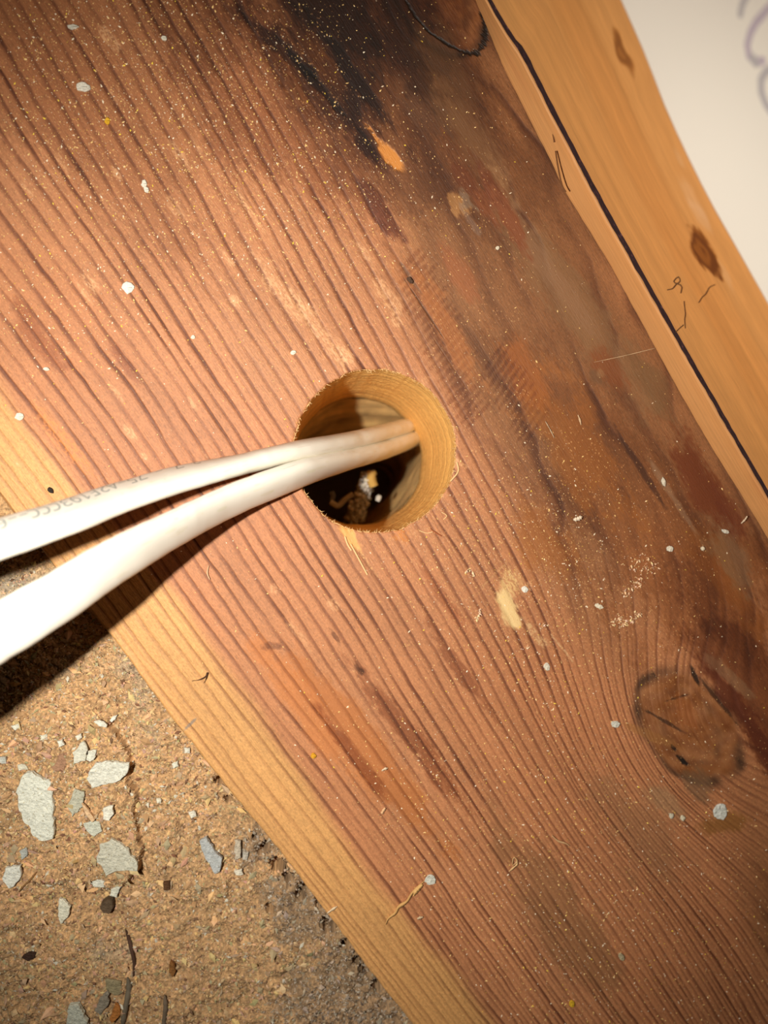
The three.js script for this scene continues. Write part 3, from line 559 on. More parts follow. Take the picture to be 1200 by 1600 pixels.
const lowerStations = [[-900, 1500, 78, 104], [-520, 1290, 66, 102], [-260, 1140, 53, 100], [-80, 1034, 44, 94], [0, 987, 39, 88], [88, 935, 34, 80], [180, 877, 28, 68], [280, 823, 19.5, 53], [355, 785, 13, 48], [463, 743, 5, 42], [547, 718, -11, 30.5], [600, 703, -26, 28], [634, 691, -39, 26], [646, 686, -52, 24], [648, 686, -66, 22]];
const PRINT_U = (() => { const c = new THREE.CatmullRomCurve3(upperStations.map((q) => at(q[0], q[1], q[2] / 1000)), false, 'centripetal'); let L = 0, a = c.getPoint(0); for (let i = 1; i <= 200; i++) { const b = c.getPoint(i / 200 * 8.8 / (upperStations.length - 1)); L += a.distanceTo(b); a = b; } return L / 0.2; })();
cable(upperStations, -1, 0.0047, 0.0022, jacket((x, cw, ch) => {
  x.save(); x.fillStyle = 'rgba(112,128,128,0.7)'; x.textBaseline = 'middle'; x.textAlign = 'left';
  x.font = '34px sans-serif';
  // the print reads along the jacket from the hole outwards, so it stands upside down from here
  x.translate(PRINT_U * cw, (1 - 0.212) * ch); x.scale(-1, 1);
  [...'7\u2013 5 \u2013V7\u2013 2 7 \u2013 75\u2013A2E193CCC\u2013\u2013600V'].forEach((c, i) => x.fillText(c, i * 19, 0));
  x.restore();
}, 3), 'upper white sheathed cable with faded grey print, curving into the bored hole', 1);
cable(lowerStations, 1, 0.0048, 0.0022, jacket(null, 4), 'lower thicker-looking plain white sheathed cable, nearest the viewer at the left', 8);

// ------------------------------------------------------------------ the littered floor beside the board
const FY = -0.0052;
const mm = 1000;
function floorY(x, z) {
  const X = x * mm, Z = z * mm;
  return FY + 0.0016 * fbm(X * 0.05 + 4, Z * 0.05 + 8, 4) + 0.0007 * vn(X * 0.45, Z * 0.45) + 0.0004 * vn(X * 1.1, Z * 1.1) + 0.00022 * vn(X * 2.6, Z * 2.6);
}
// pixel of a floor point, needed only to lay out the crust and the pits named in photograph places
const LC = at(212, 1260, FY), PITS = [[432, 1350, 9], [440, 1358, 7], [418, 1322, 7], [340, 1222, 6], [394, 1308, 5], [422, 1420, 6], [520, 1437, 9], [470, 1400, 6], [560, 1500, 8], [355, 1250, 5], [500, 1410, 8], [388, 1262, 4], [450, 1372, 8], [540, 1470, 8], [590, 1540, 9], [410, 1332, 7], [436, 1356, 12], [515, 1440, 12], [575, 1512, 12], [478, 1388, 9]].map(([x, y, r]) => [at(x, y, FY), r * pxSize(FY)]);
const LEDGE = [[165, 1100], [172, 1128], [204, 1170], [205, 1195], [198, 1215], [213, 1232], [219, 1240], [212, 1262], [216, 1290], [222, 1320], [218, 1350], [205, 1372], [180, 1392], [150, 1400]].map(([x, y]) => at(x, y, FY));
function crust(x, z) {                                              // 1 on the crust, 0 off it
  const zz = z; for (let i = 0; i < LEDGE.length - 1; i++) { const a = LEDGE[i], b = LEDGE[i + 1]; if (zz >= a.z && zz < b.z) { const f = (zz - a.z) / (b.z - a.z), ex = lerp(a.x, b.x, f) + 0.0006 * vn(zz * 900, 3); const ends = ss(0, 0.25, (zz - LEDGE[0].z) / 0.03) * ss(0, 0.3, (LEDGE[LEDGE.length - 1].z - zz) / 0.02); return ends * (1 - ss(ex - 0.0001, ex + 0.00025, x)) * ss(ex - 0.03, ex - 0.012, x); } }
  return 0;
}
const D0 = at(560, 1560, FY), D1 = at(470, 1420, FY), D2 = at(400, 1330, FY);
function dirtShadeAt(x, z) {                                             // grey soil plus shade put into the colour, ragged outline, at the lower end along the board
  const n = 0.6 * fbm(x * 160, z * 160, 4) + 0.3 * vn(x * 900, z * 900), d = Math.min(Math.hypot(x - D0.x, z - D0.z) / 0.022, Math.hypot(x - D1.x, z - D1.z) / 0.011, Math.hypot(x - D2.x, z - D2.z) / 0.007);
  return 1 - ss(0.6, 1.1, d + n);
}
function groundY(x, z) {
  let y = floorY(x, z) + 0.0024 * crust(x, z);
  for (const [p, r] of PITS) { const q = Math.hypot(x - p.x, z - p.z) / r; if (q < 1.6) y -= 0.0065 * (1 - ss(0.5, 1.3, q + 0.4 * vn(x * 3000, z * 3000))); }
  return y;
}
{
  const a0 = at(-60, 700, FY), a1 = at(700, 1690, FY), tint = [], pos = [], uv = [], idx = [], xs = [], zs = [];
  for (let x = a0.x; x < a1.x; x += 0.0004) xs.push(x); for (let z = a0.z; z < a1.z; z += 0.0004) zs.push(z);
  for (const e of [0.04, 0.1, 0.25]) { xs.unshift(a0.x - e); zs.unshift(a0.z - e); xs.push(a1.x + e); zs.push(a1.z + e); }
  const keep = (x, z) => { const p = V3(x, 0, z).sub(E0); return p.dot(AT) < 0.004; };
  const nz = zs.length; for (const x of xs) for (const z of zs) { pos.push(x, groundY(x, z), z); uv.push(x / 0.12, z / 0.12); const q = dirtShadeAt(x, z); tint.push(1 - 0.34 * q, 1 - 0.30 * q, 1 - 0.2 * q); }
  for (let i = 0; i < xs.length - 1; i++) for (let j = 0; j < nz - 1; j++) { const big = xs[i + 1] - xs[i] > 0.001 || zs[j + 1] - zs[j] > 0.001; if (!keep(xs[i], zs[j + 1]) && !(big && keep(xs[i], zs[j + 1]))) continue; const a = i * nz + j, b = a + nz; idx.push(a, a + 1, b + 1, a, b + 1, b); }
  const map = tex(1024, 1024, (d) => {
    for (let j = 0; j < 1024; j++) for (let i = 0; i < 1024; i++) {
      const X = i * 0.117, Z = j * 0.117, o = (j * 1024 + i) * 4, n = fbm(X * 0.07, Z * 0.07, 4), s = vn(X * 2.1, Z * 2.1), f = vn(X * 4.5, Z * 4.5), k = 0.5 + 0.55 * n, m = 1 + 0.18 * s + 0.16 * f;
      const g = ss(0.25, 0.7, fbm(X * 0.06 + 30, Z * 0.06 + 9, 3));
      d[o] = clamp(lerp(lerp(0.62, 0.78, k), 0.62, g) * m) * 255; d[o + 1] = clamp(lerp(lerp(0.49, 0.61, k), 0.55, g) * m) * 255; d[o + 2] = clamp(lerp(lerp(0.34, 0.43, k), 0.46, g) * m) * 255; d[o + 3] = 255;
    }
  });
  const g = indexed(pos, uv, idx); g.setAttribute('color', new THREE.Float32BufferAttribute(tint, 3));
  const floor = tag(mesh('floor', g, std({ map, vertexColors: true, roughness: 0.95, bumpMap: map, bumpScale: 0.0005 })), 'littered ledge beside the board, covered in brown sawdust and grit', null, null, 'structure');
}
const flakeGeo = new THREE.OctahedronGeometry(1, 0); flakeGeo.scale(1, 0.35, 0.62);
function scatter(name, n, label, cat, seed, place, mat) {
  const im = new THREE.InstancedMesh(flakeGeo, mat, n), r = rng(seed), m = new THREE.Matrix4(), q = new THREE.Quaternion(), e = new THREE.Euler(), c = new THREE.Color(); let k = 0;
  while (k < n) { const w = place(r, c); if (!w) continue; e.set((r() - 0.5) * w.tilt, r() * 6.283, (r() - 0.5) * w.tilt); q.setFromEuler(e); m.compose(w.p, q, V3(w.size * (0.7 + r() * 0.9), w.size * (0.6 + r() * 0.6), w.size)); im.setMatrixAt(k, m); im.setColorAt(k, c); k++; }
  im.name = numbered(name); im.castShadow = im.receiveShadow = true; scene.add(im); return tag(im, label, cat, null, 'stuff');
}
const offBoard = (p) => p.clone().sub(E0).dot(AT) < -0.0004;
scatter('sawdust_litter', 26000, 'brown sawdust, grit and wood crumbs strewn over the ledge beside the board', 'sawdust', 61, (r, c) => {
  const p = at(-30 + r() * 700, 850 + r() * 790, FY); if (!offBoard(p)) return null;
  const big = r(), size = big > 0.988 ? 0.0009 + r() * 0.0006 : big > 0.85 ? 0.0004 + r() * 0.0003 : 0.00014 + r() * 0.00022;
  p.y = groundY(p.x, p.z) + size * 0.12;
  const k = r(); if (k < 0.055) c.setRGB(0.62, 0.58, 0.46); else if (k < 0.16) c.setRGB(0.16 + r() * 0.06, 0.09, 0.045); else if (k < 0.45) c.setRGB(0.64 + r() * 0.16, 0.42 + r() * 0.1, 0.19 + r() * 0.08); else c.setRGB(0.38 + r() * 0.17, 0.27 + r() * 0.1, 0.15 + r() * 0.06);
  { const g = 0.7 * dirtShadeAt(p.x, p.z), gy = (c.r + c.g + c.b) / 3; c.setRGB(lerp(c.r, gy * 0.95, g), lerp(c.g, gy * 0.82, g), lerp(c.b, gy * 0.68, g)); }
  if (size > 0.0009 && k < 0.16) c.setRGB(0.45, 0.26, 0.12);
  return { p, size, tilt: 1.6 };
}, std({ color: 0xffffff, roughness: 0.85 }));
// fine sawdust glittering on the drilled board
{
  const dens = (x, y) => {
    let d = 0.10; const add = (cx, cy, rx, ry, k) => { const e = ((x - cx) / rx) ** 2 + ((y - cy) / ry) ** 2; d += k * Math.exp(-e); };
    add(120, 130, 330, 260, 0.9); add(330, 230, 200, 200, 0.6); add(780, 850, 130, 150, 0.8); add(470, 330, 150, 120, 0.8); add(820, 1360, 260, 260, 0.6); add(1000, 1500, 260, 200, 0.9); add(900, 900, 100, 140, 0.6); add(640, 1200, 160, 140, 0.3); add(870, 1120, 90, 120, 0.5); add(100, 480, 140, 90, 0.6);
    const [, t] = ST(x, y); d *= ss(8, 26, t); return d;
  };
  scatter('fine_sawdust', 17000, 'fine golden sawdust specks sprinkled over the face of the drilled board', 'sawdust', 62, (r, c) => {
    const x = -20 + r() * 1230, y = -20 + r() * 1640; if (r() > dens(x, y) * 0.8) return null;
    const [s, t] = ST(x, y), tx = at(x, y); if (t < 1.5 || Math.hypot(s - HS, t - HT) < HR + 0.3) return null;
    const wall = tx.clone().sub(WALL_A).dot(WN); if (wall < 0.0015) return null;
    const size = 0.00007 + r() ** 4 * 0.00022; const p = XZ(s, t, faceY(s, t) + size * 0.2);
    const k = r(); if (k < 0.6) c.setRGB(0.92, 0.62, 0.24); else if (k < 0.7) c.setRGB(0.95, 0.68, 0.08); else c.setRGB(0.95, 0.80, 0.58);
    return { p, size, tilt: 1.4 };
  }, std({ color: 0xffffff, roughness: 0.35 }));
  const clump = (name, n, label, seed, pts, spread, col) => scatter(name, n, label, 'sawdust', seed, (r, c) => {
    const k = Math.floor(r() * pts.length), [cx, cy, w] = pts[k], x = cx + (r() + r() - 1) * (w || spread), y = cy + (r() + r() - 1) * (w || spread), [s, t] = ST(x, y), size = 0.00014 + r() ** 2 * 0.0003;
    c.setRGB(col[0], col[1] * (0.85 + r() * 0.2), col[2] * (0.7 + r() * 0.4)); return { p: XZ(s, t, faceY(s, t) + size * (0.3 + r() * 1.2)), size, tilt: 3 };
  }, std({ color: 0xffffff, roughness: 0.8 }));
  clump('sawdust_clump', 130, 'loose pale sawdust crumbs scattered above the large knot, upper of the two clumps', 63, [[985, 884, 16], [1000, 900, 14], [995, 912, 12], [1020, 886, 14], [980, 925, 10], [1006, 880, 18]], 12, [0.9, 0.66, 0.42]);
  clump('sawdust_clump', 110, 'pale sawdust clump just above the large knot, lower of the two clumps', 64, [[958, 972, 8], [972, 974, 8], [985, 970, 8], [995, 962, 8], [966, 966, 8]], 8, [0.92, 0.70, 0.46]);
  clump('sawdust_clump', 70, 'pale fluffy sawdust beside the cream scrape right of the hole', 65, [[745, 965, 5], [749, 955, 5], [732, 892, 6], [738, 898, 6], [850, 978, 9], [820, 1010, 9]], 8, [0.93, 0.74, 0.5]);
}

// ------------------------------------------------------------------ flakes and flecks, each a thing
function ragged(pts, y, rag, seed) {                                // outline in metres around its centre, edges broken up
  const w = pts.map(([a, b]) => at(a, b, y)), c = w.reduce((s, p) => s.add(p), V3(0, 0, 0)).multiplyScalar(1 / w.length), out = [], r = rng(seed);
  for (let i = 0; i < w.length; i++) { const a = w[i], b = w[(i + 1) % w.length], L = a.distanceTo(b), n = Math.max(1, Math.min(7, Math.round(L / rag / 2.2))); for (let k = 0; k < n; k++) { const p = a.clone().lerp(b, k / n); if (k) { p.x += (r() - 0.5) * rag * 1.4; p.z += (r() - 0.5) * rag * 1.4; } out.push(new THREE.Vector2(p.x - c.x, -(p.z - c.z))); } }
  return [out, c];
}
const chipBump = tex(256, 256, (d) => { for (let j = 0; j < 256; j++) for (let i = 0; i < 256; i++) { const v = clamp(0.5 + 0.5 * fbm(i * 0.09, j * 0.09, 4)) * 255, o = (j * 256 + i) * 4; d[o] = d[o + 1] = d[o + 2] = v; d[o + 3] = 255; } }, false);
const chipTone = tex(256, 256, (d) => { for (let j = 0; j < 256; j++) for (let i = 0; i < 256; i++) { const n = fbm(i * 0.06 + 5, j * 0.06, 4), sp = vn(i * 0.23, j * 0.23) > 0.72 ? 0.16 : 0, v = clamp(0.93 + 0.10 * n - sp), o = (j * 256 + i) * 4; d[o] = v * 255; d[o + 1] = clamp(v - sp * 0.3) * 255; d[o + 2] = clamp(v - sp * 0.8 - 0.02) * 255; d[o + 3] = 255; } });
for (const t of [chipBump, chipTone]) { t.wrapS = t.wrapT = THREE.RepeatWrapping; t.repeat.set(90, 90); }
const chipMats = new Map();
const chipMat = (col) => { if (!chipMats.has(col)) chipMats.set(col, std({ color: col, map: chipTone, bumpMap: chipBump, bumpScale: 0.0003, roughness: 0.8 })); return chipMats.get(col); };
let chipSeed = 500;
function chip(name, pts, ground, thick, lift, col, label, cat, grp, rag = 0.00035, tiltX = 0, tiltZ = 0) {
  const base = at(pts[0][0], pts[0][1], ground), [out, c] = ragged(pts, ground, rag, chipSeed++);
  const g = new THREE.ExtrudeGeometry(new THREE.Shape(out), { depth: thick, bevelEnabled: true, bevelThickness: thick * 0.25, bevelSize: Math.min(thick * 0.3, 0.00012), bevelSegments: 1, steps: 1 });
  g.rotateX(-Math.PI / 2);
  const m = mesh(name, g, chipMat(col)); m.position.set(c.x, c.y + lift, c.z); m.rotation.set(tiltX, 0, tiltZ);
  return tag(m, label, cat, grp);
}
const q5 = (ox, oy, l) => l.map(([x, y]) => [ox + x / 5, oy + y / 5]);
const floorChip = (pts, thick, lift, col, label, rag, tx, tz, name = 'paint_chip', cat = 'paint chip') => {
  let y = 0; for (const [a, b] of pts) { const p = at(a, b, FY); y += groundY(p.x, p.z); } y /= pts.length; { const k = new THREE.Color(col); if (k.g > 0.3) { k.lerp(new THREE.Color(0xffffff), 0.22); col = k.getHex(); } }
  return chip(name, pts, y, thick, lift, col, label, cat, null, rag, tx, tz);
};
//CHIPS
floorChip(q5(0, 1120, [[200, 440], [225, 418], [270, 415], [330, 450], [420, 490], [425, 600], [440, 700], [435, 820], [430, 920], [330, 935], [280, 900], [250, 820], [200, 780], [165, 680], [165, 620], [155, 540]]), 0.0009, 0.0006, 0xdcdccb, 'largest pale grey paint chip on the littered ledge, standing tall with a dark shadow', 0.0004, 0, 0.05);
floorChip(q5(0, 1120, [[720, 400], [760, 350], [830, 335], [940, 345], [1015, 350], [985, 440], [920, 490], [840, 510], [730, 540], [690, 470]]), 0.0006, 0.0004, 0xd6d4c4, 'wide pale grey paint chip with a tiny dark pit, near the board edge', 0.0004, 0, 0.03);
floorChip(q5(0, 1120, [[580, 270], [660, 185], [690, 250], [670, 330], [590, 350]]), 0.0005, 0.0003, 0xcfcab4, 'pointed beige-grey paint chip above the wide chip on the ledge', 0.0004);
floorChip(q5(0, 1120, [[700, 260], [760, 245], [750, 300], [710, 335], [680, 320]]), 0.0004, 0.0004, 0xd8d4c2, 'small squarish pale chip touching the pointed chip', 0.0003);
floorChip(q5(0, 1120, [[590, 560], [660, 580], [650, 690], [570, 770], [540, 700]]), 0.0004, 0.0002, 0xa8a486, 'dull olive-grey paint chip right of the largest chip', 0.0004);
floorChip(q5(0, 1120, [[660, 820], [780, 810], [800, 880], [740, 920], [690, 880]]), 0.0004, 0.0003, 0xc0c0aa, 'small grey-green chip below the olive-grey chip', 0.0004);
floorChip([[158, 1316], [176, 1308], [196, 1320], [216, 1344], [216, 1356], [192, 1356], [168, 1364], [154, 1344]], 0.0006, 0.0004, 0xbdb89f, 'broad grey-beige triangular chip by the ragged crust edge', 0.0005, 0, 0.04);
floorChip(q5(0, 1120, [[820, 700], [890, 680], [895, 740], [860, 790], [820, 780]]), 0.0005, 0.0006, 0xe6e0cd, 'small bright cream chip lying on the orange crust', 0.0004);
floorChip([[8, 1368], [13, 1352], [36, 1347], [36, 1364], [28, 1374], [18, 1382]], 0.0007, 0.0007, 0xe9e8dc, 'bright white chip at the far left of the ledge', 0.0004, 0, 0.05);
floorChip(q5(0, 1360, [[480, 200], [520, 215], [560, 260], [550, 320], [490, 390], [470, 330]]), 0.0006, 0.0006, 0xe6dfc6, 'slim cream leaf-shaped chip on open sawdust', 0.0002, 0, 0.08);
floorChip(q5(0, 1360, [[740, 40], [780, 60], [820, 70], [820, 110], [760, 110], [710, 80]]), 0.0005, 0.0004, 0xd2d0be, 'jagged pale chip beneath the broad grey-beige chip', 0.0003);
floorChip(q5(0, 1360, [[880, 130], [950, 110], [920, 190], [870, 175]]), 0.0005, 0.0005, 0xd4cfba, 'small pale chip touching the round dark pebble', 0.0003);
floorChip(q5(0, 1360, [[560, 1020], [630, 1010], [670, 1080], [710, 1200], [720, 1290], [540, 1290], [540, 1150]]), 0.0009, 0.0007, 0xbcbda8, 'grey-green chip at the bottom of the picture, cut by the frame', 0.0005, 0, 0.05);
floorChip(q5(0, 1360, [[830, 840], [950, 860], [960, 940], [900, 960], [840, 920]]), 0.0004, 0.0002, 0x9a8c6c, 'dull tan chip beside the lower end of the dark twig', 0.0004);
floorChip(q5(0, 1360, [[790, 980], [850, 930], [850, 1030], [790, 1110], [750, 1080]]), 0.0004, 0.0003, 0x94897a, 'narrow brownish grey chip left of the dark twig', 0.0003);
floorChip([[314, 1310], [324, 1304], [336, 1324], [348, 1336], [344, 1356], [338, 1359], [326, 1340], [318, 1324]], 0.0008, 0.0007, 0xa3a5a8, 'blue-grey elongated paint chip alone near the board edge', 0.0003, 0, 0.05);
floorChip(q5(220, 1120, [[740, 950], [780, 960], [780, 1080], [740, 1100]]), 0.0006, 0.0004, 0xb9a283, 'upright beige sliver right of the blue-grey chip', 0.0003);
floorChip(q5(220, 1120, [[800, 1040], [840, 1050], [830, 1100], [800, 1100]]), 0.0005, 0.0003, 0xa89a86, 'tiny dull beige chip touching the upright sliver', 0.0003);
floorChip(q5(220, 1120, [[345, 230], [385, 240], [385, 270], [350, 270]]), 0.0005, 0.0004, 0xd8d0bb, 'small pale chip tucked against the board edge at the top of the ledge', 0.0003);
floorChip(q5(220, 1120, [[250, 360], [290, 345], [295, 375], [260, 392]]), 0.0004, 0.0003, 0xd8d4bd, 'tiny round pale chip below the edge-side chip', 0.0002);
floorChip(q5(220, 1120, [[380, 735], [420, 725], [435, 760], [400, 775]]), 0.0005, 0.0004, 0xe2d9c4, 'small cream chip above the blue-grey chip', 0.0003);
floorChip(q5(220, 1120, [[130, 630], [155, 630], [160, 655], [135, 660]]), 0.0004, 0.0004, 0xe0d3b8, 'tiny bright cream dot in the middle of the sawdust', 0.0002);
floorChip(q5(220, 1120, [[735, 1190], [790, 1180], [800, 1215], [750, 1220]]), 0.0004, 0.0004, 0xe0d2ba, 'small pale chip below the upright beige sliver', 0.0003);
floorChip(q5(0, 1120, [[100, 65], [150, 50], [165, 80], [130, 95]]), 0.0004, 0.0003, 0xd8d3bf, 'small pale chip at the edge of the cable shadow', 0.0003);
floorChip(q5(0, 1120, [[330, 140], [370, 130], [375, 165], [325, 175]]), 0.0004, 0.0003, 0xd4cdb3, 'small cream chip above the largest chip', 0.0003);
floorChip(q5(0, 1120, [[460, 180], [495, 165], [510, 205], [475, 220]]), 0.0005, 0.0004, 0xdad6c4, 'rounded white chip left of the pointed chip', 0.0003);
floorChip(q5(0, 1120, [[600, 145], [640, 125], [645, 150], [615, 170]]), 0.0004, 0.0004, 0xdccfb8, 'tiny pale chip just above the pointed chip', 0.0002);
floorChip(q5(0, 1120, [[0, 310], [50, 310], [55, 350], [0, 355]]), 0.0005, 0.0003, 0xb4b4a8, 'small blue-grey chip at the left picture edge', 0.0003);
floorChip(q5(0, 1120, [[150, 370], [200, 370], [225, 400], [160, 410]]), 0.0004, 0.0003, 0xd0c7ab, 'small cream flake touching the top of the largest chip', 0.0003);
floorChip(q5(0, 1120, [[165, 1040], [215, 1020], [220, 1065], [180, 1100]]), 0.0004, 0.0003, 0x9fa39c, 'grey-blue smudge-like chip above the bright white chip', 0.0003);
floorChip(q5(0, 1120, [[745, 30], [780, 20], [840, 55], [835, 70], [790, 62]].map(([x, y]) => [x, y - 0])), 0.0004, 0.0004, 0xded9c8, 'slender white chip at the top of the ledge below the shadow', 0.0002);
floorChip(q5(0, 1120, [[870, 20], [890, -10], [920, -20], [905, 10], [880, 30]]), 0.0004, 0.0004, 0xe4dfd2, 'tiny slanted white chip at the top, right of the slender one', 0.0002);
floorChip(q5(0, 1120, [[470, 290], [530, 275], [520, 360], [490, 420], [440, 410], [415, 385], [455, 340]]), 0.0004, 0.0003, 0xa87e62, 'flat mauve-brown flake above the orange crust', 0.0003, 0, 0, 'bark_flake', 'bark flake');
floorChip(q5(0, 1360, [[810, 225], [850, 195], [890, 195], [900, 250], [870, 295], [830, 290], [805, 260]]), 0.0016, 0.0002, 0x5e4a35, 'round dark brown pebble on the ledge', 0.0002, 0, 0, 'pebble', 'pebble');
floorChip(q5(0, 1360, [[190, 655], [235, 628], [285, 632], [280, 655], [235, 680]]), 0.0008, 0.0003, 0x3c2416, 'small dark oval seed at the lower left of the ledge', 0.0001, 0, 0, 'seed', 'seed');
floorChip(q5(220, 1360, [[240, 690], [265, 710], [275, 770], [255, 805], [230, 770], [232, 715]]), 0.0008, 0.0003, 0x8a5a28, 'amber brown oval seed right of the lower twig', 0.0001, 0, 0, 'seed', 'seed');
floorChip(q5(220, 1360, [[185, 80], [225, 75], [230, 125], [190, 130]]), 0.0008, 0.0003, 0x5a3818, 'small dark brown wood crumb below the ragged crust', 0.0003, 0, 0, 'wood_crumb', 'crumb');
floorChip(q5(0, 1360, [[910, 1020], [945, 1050], [945, 1100], [890, 1160], [870, 1140]]), 0.0006, 0.0005, 0xb87434, 'orange wood flake beside the lower end of the twig', 0.0002, 0, 0, 'wood_flake', 'wood flake');
floorChip(q5(0, 1120, [[655, 660], [680, 680], [750, 780], [735, 795], [690, 740]]), 0.0006, 0.0008, 0xe0a860, 'straw-yellow splinter between the olive and cream chips', 0.0001, 0, 0, 'wood_splinter', 'splinter');
function taper(c, n, w, sides, wob = 0) {
  const g = new THREE.TubeGeometry(c, n, w, sides), p = g.getAttribute('position');
  for (let i = 0; i <= n; i++) { const t = i / n, k = 0.12 + 0.88 * Math.sqrt(Math.min(1, Math.min(t, 1 - t) * 3.2)) + wob * vn(t * 9, w * 1e5), q = c.getPointAt(t); for (let j = 0; j <= sides; j++) { const o = i * (sides + 1) + j; p.setXYZ(o, q.x + (p.getX(o) - q.x) * k, q.y + (p.getY(o) - q.y) * k * 0.6, q.z + (p.getZ(o) - q.z) * k); } }
  g.computeVertexNormals(); return g;
}
function twig(pts, w, col, label, yoff = 0.0004, name = 'twig', cat = 'twig') {
  const c = new THREE.CatmullRomCurve3(pts.map(([a, b]) => { const p = at(a, b, FY); p.y = groundY(p.x, p.z) + yoff; return p; }));
  const n = 30, g = new THREE.TubeGeometry(c, n, w, 7), p = g.getAttribute('position');
  for (let i = 0; i <= n; i++) { const t = i / n, k = 0.35 + 0.65 * Math.min(1, Math.min(t, 1 - t) * 5) + 0.15 * vn(t * 20, 3), q = c.getPointAt(t); for (let j = 0; j <= 7; j++) { const o = i * 8 + j; p.setXYZ(o, q.x + (p.getX(o) - q.x) * k, q.y + (p.getY(o) - q.y) * k, q.z + (p.getZ(o) - q.z) * k); } }
  g.computeVertexNormals(); return tag(mesh(name, g, std({ color: col, roughness: 0.85 })), label, cat);
}
twig(q5(0, 1360, [[980, 465], [1000, 540], [1035, 640], [1050, 730], [1040, 830]]), 0.0004, 0x4a3020, 'thin dark brown bent twig on the ledge, upper of the two pieces');
twig(q5(0, 1360, [[1000, 830], [1005, 920], [990, 1030], [965, 1160], [960, 1230]]), 0.0006, 0x6e6250, 'grey-brown stick continuing below the dark twig', 0.0006);
twig(q5(220, 1360, [[190, 960], [200, 1040], [190, 1130], [180, 1230]]), 0.0005, 0x6a5a48, 'short grey stick at the bottom picture edge, right of the longer one', 0.0006);
twig(q5(0, 1360, [[300, -10], [250, 50], [190, 110], [160, 150]]), 0.00022, 0x8a6236, 'fine straw lying below the bright white chip', 0.0004, 'straw', 'straw');

// flecks on the drilled board
function fleck(px, py, rx, ry, turn, col, label, thick = 0.0003, name = 'paint_fleck', cat = 'paint fleck') {
  const r = rng(Math.round(px * 31 + py)), a = turn * Math.PI / 180, pts = [];
  for (let k = 0; k < 9; k++) { const th = k / 9 * 6.283, q = 0.8 + 0.4 * r(), x = Math.cos(th) * rx * q, y = Math.sin(th) * ry * q; pts.push([px + x * Math.cos(a) - y * Math.sin(a), py + x * Math.sin(a) + y * Math.cos(a)]); }
  return chip(name, pts, 0, thick, 0.0001, col, label, cat, null, 0.0002);
}
fleck(201, 450, 9.5, 8, 20, 0xf2eee6, 'round white paint fleck left of the hole, largest in the upper left half');
fleck(130, 137, 11, 6, 15, 0xe6ddd0, 'oblong white fleck near the top left corner');
fleck(115, 43, 7.5, 3.2, 0, 0xd8cfc0, 'small flat white fleck closest to the top left corner');
fleck(226, 288, 4, 5, 0, 0xf0e8da, 'white fleck with a tail between the oblong and the round fleck');
fleck(229, 297, 3, 5, -30, 0xf0e8da, 'tail-like white sliver below the tailed fleck');
fleck(257, 61, 4, 3, 0, 0xe4dccc, 'tiny white fleck on the dark grain at the top');
fleck(31, 651, 6, 5, 0, 0xeee4d4, 'white fleck on the light wood at the far left above the cables');
fleck(73, 577, 4, 2.2, 10, 0xeee4d4, 'tiny white fleck at the left, above the far left one');
fleck(302, 527, 2.8, 2.8, 0, 0xf4ead8, 'tiny white dot midway between the round fleck and the hole');
fleck(458, 551, 4, 3, 0, 0xf4ead8, 'tiny white fleck just above left of the hole');
fleck(672, 1373, 8, 7.5, 0, 0xdedcd2, 'square white chip at the tip of the long wood sliver');
fleck(1125, 1268, 9.5, 12.5, -10, 0xdfe1dd, 'oval white paint fleck below the large knot at the right');
fleck(961, 1131, 6, 5, 20, 0xd9d6cc, 'white crumbly fleck left of the large knot');
fleck(819, 921, 4.5, 4.5, 0, 0xf4eee4, 'bright white speck on the cream scrape');
fleck(854, 1041, 4, 6, 0, 0xe6dccb, 'pale speck below the cream scrape');
fleck(936, 947, 6, 3.2, 20, 0xeee2cc, 'cream speck left of the sawdust clumps');
fleck(1046, 857, 5, 4, 20, 0xe4dccd, 'white speck right of the sawdust clumps, below the pine strip');
fleck(1097, 857, 2.6, 2.6, 0, 0xe4d8c0, 'tiny round speck farthest right below the pine strip');
fleck(1036, 753, 2.6, 6, -14, 0xe4dccb, 'slim white sliver on the red-brown stain');
fleck(1132, 830, 5, 2.6, 20, 0xd9d4c9, 'glossy white fleck near the corner where board meets strip');
fleck(1048, 1274, 3, 4, 0, 0xd8cfbb, 'pale dot under the large knot');
fleck(1066, 1277, 3, 4, 0, 0xe2d6bd, 'pale dot under the large knot, right one of the pair');
fleck(777, 388, 2.5, 2.5, 0, 0xeadfc9, 'tiny white dot on the brown figure above the hole');
fleck(970, 1494, 4, 5.5, -20, 0xbfae8c, 'tan chip in the dark lower right part of the board');
fleck(168, 190, 3.5, 4.5, 0, 0xe8b020, 'bright yellow speck below the oblong white fleck', 0.0003, 'sawdust_speck', 'speck');
fleck(893, 1567, 3.5, 4.5, 0, 0xe8b828, 'bright yellow speck near the bottom picture edge', 0.0003, 'sawdust_speck', 'speck');
fleck(490, 1180, 4, 3.5, 0, 0xe2a21e, 'orange-yellow speck on the light edge band', 0.0003, 'sawdust_speck', 'speck');
fleck(80, 766, 4.5, 2.6, 50, 0x2a1c12, 'small black speck just above the upper cable', 0.0004, 'dark_speck', 'speck');
fleck(640, 438, 5, 2.4, 50, 0x5a4030, 'dark spot put in for the shade of the crack above the hole', 0.0004, 'dark_speck', 'speck');  // dark spot standing in for the shade inside the crack
{
  const p = at(1049, 166, H3), g = crumb(rng(8), 0.0006); g.translate(p.x, p.y, p.z);
  tag(mesh('wood_crumb', g, std({ color: 0xf0d49a })), 'pale crumb on the top corner of the tall pine board below the white panel', 'crumb');
}
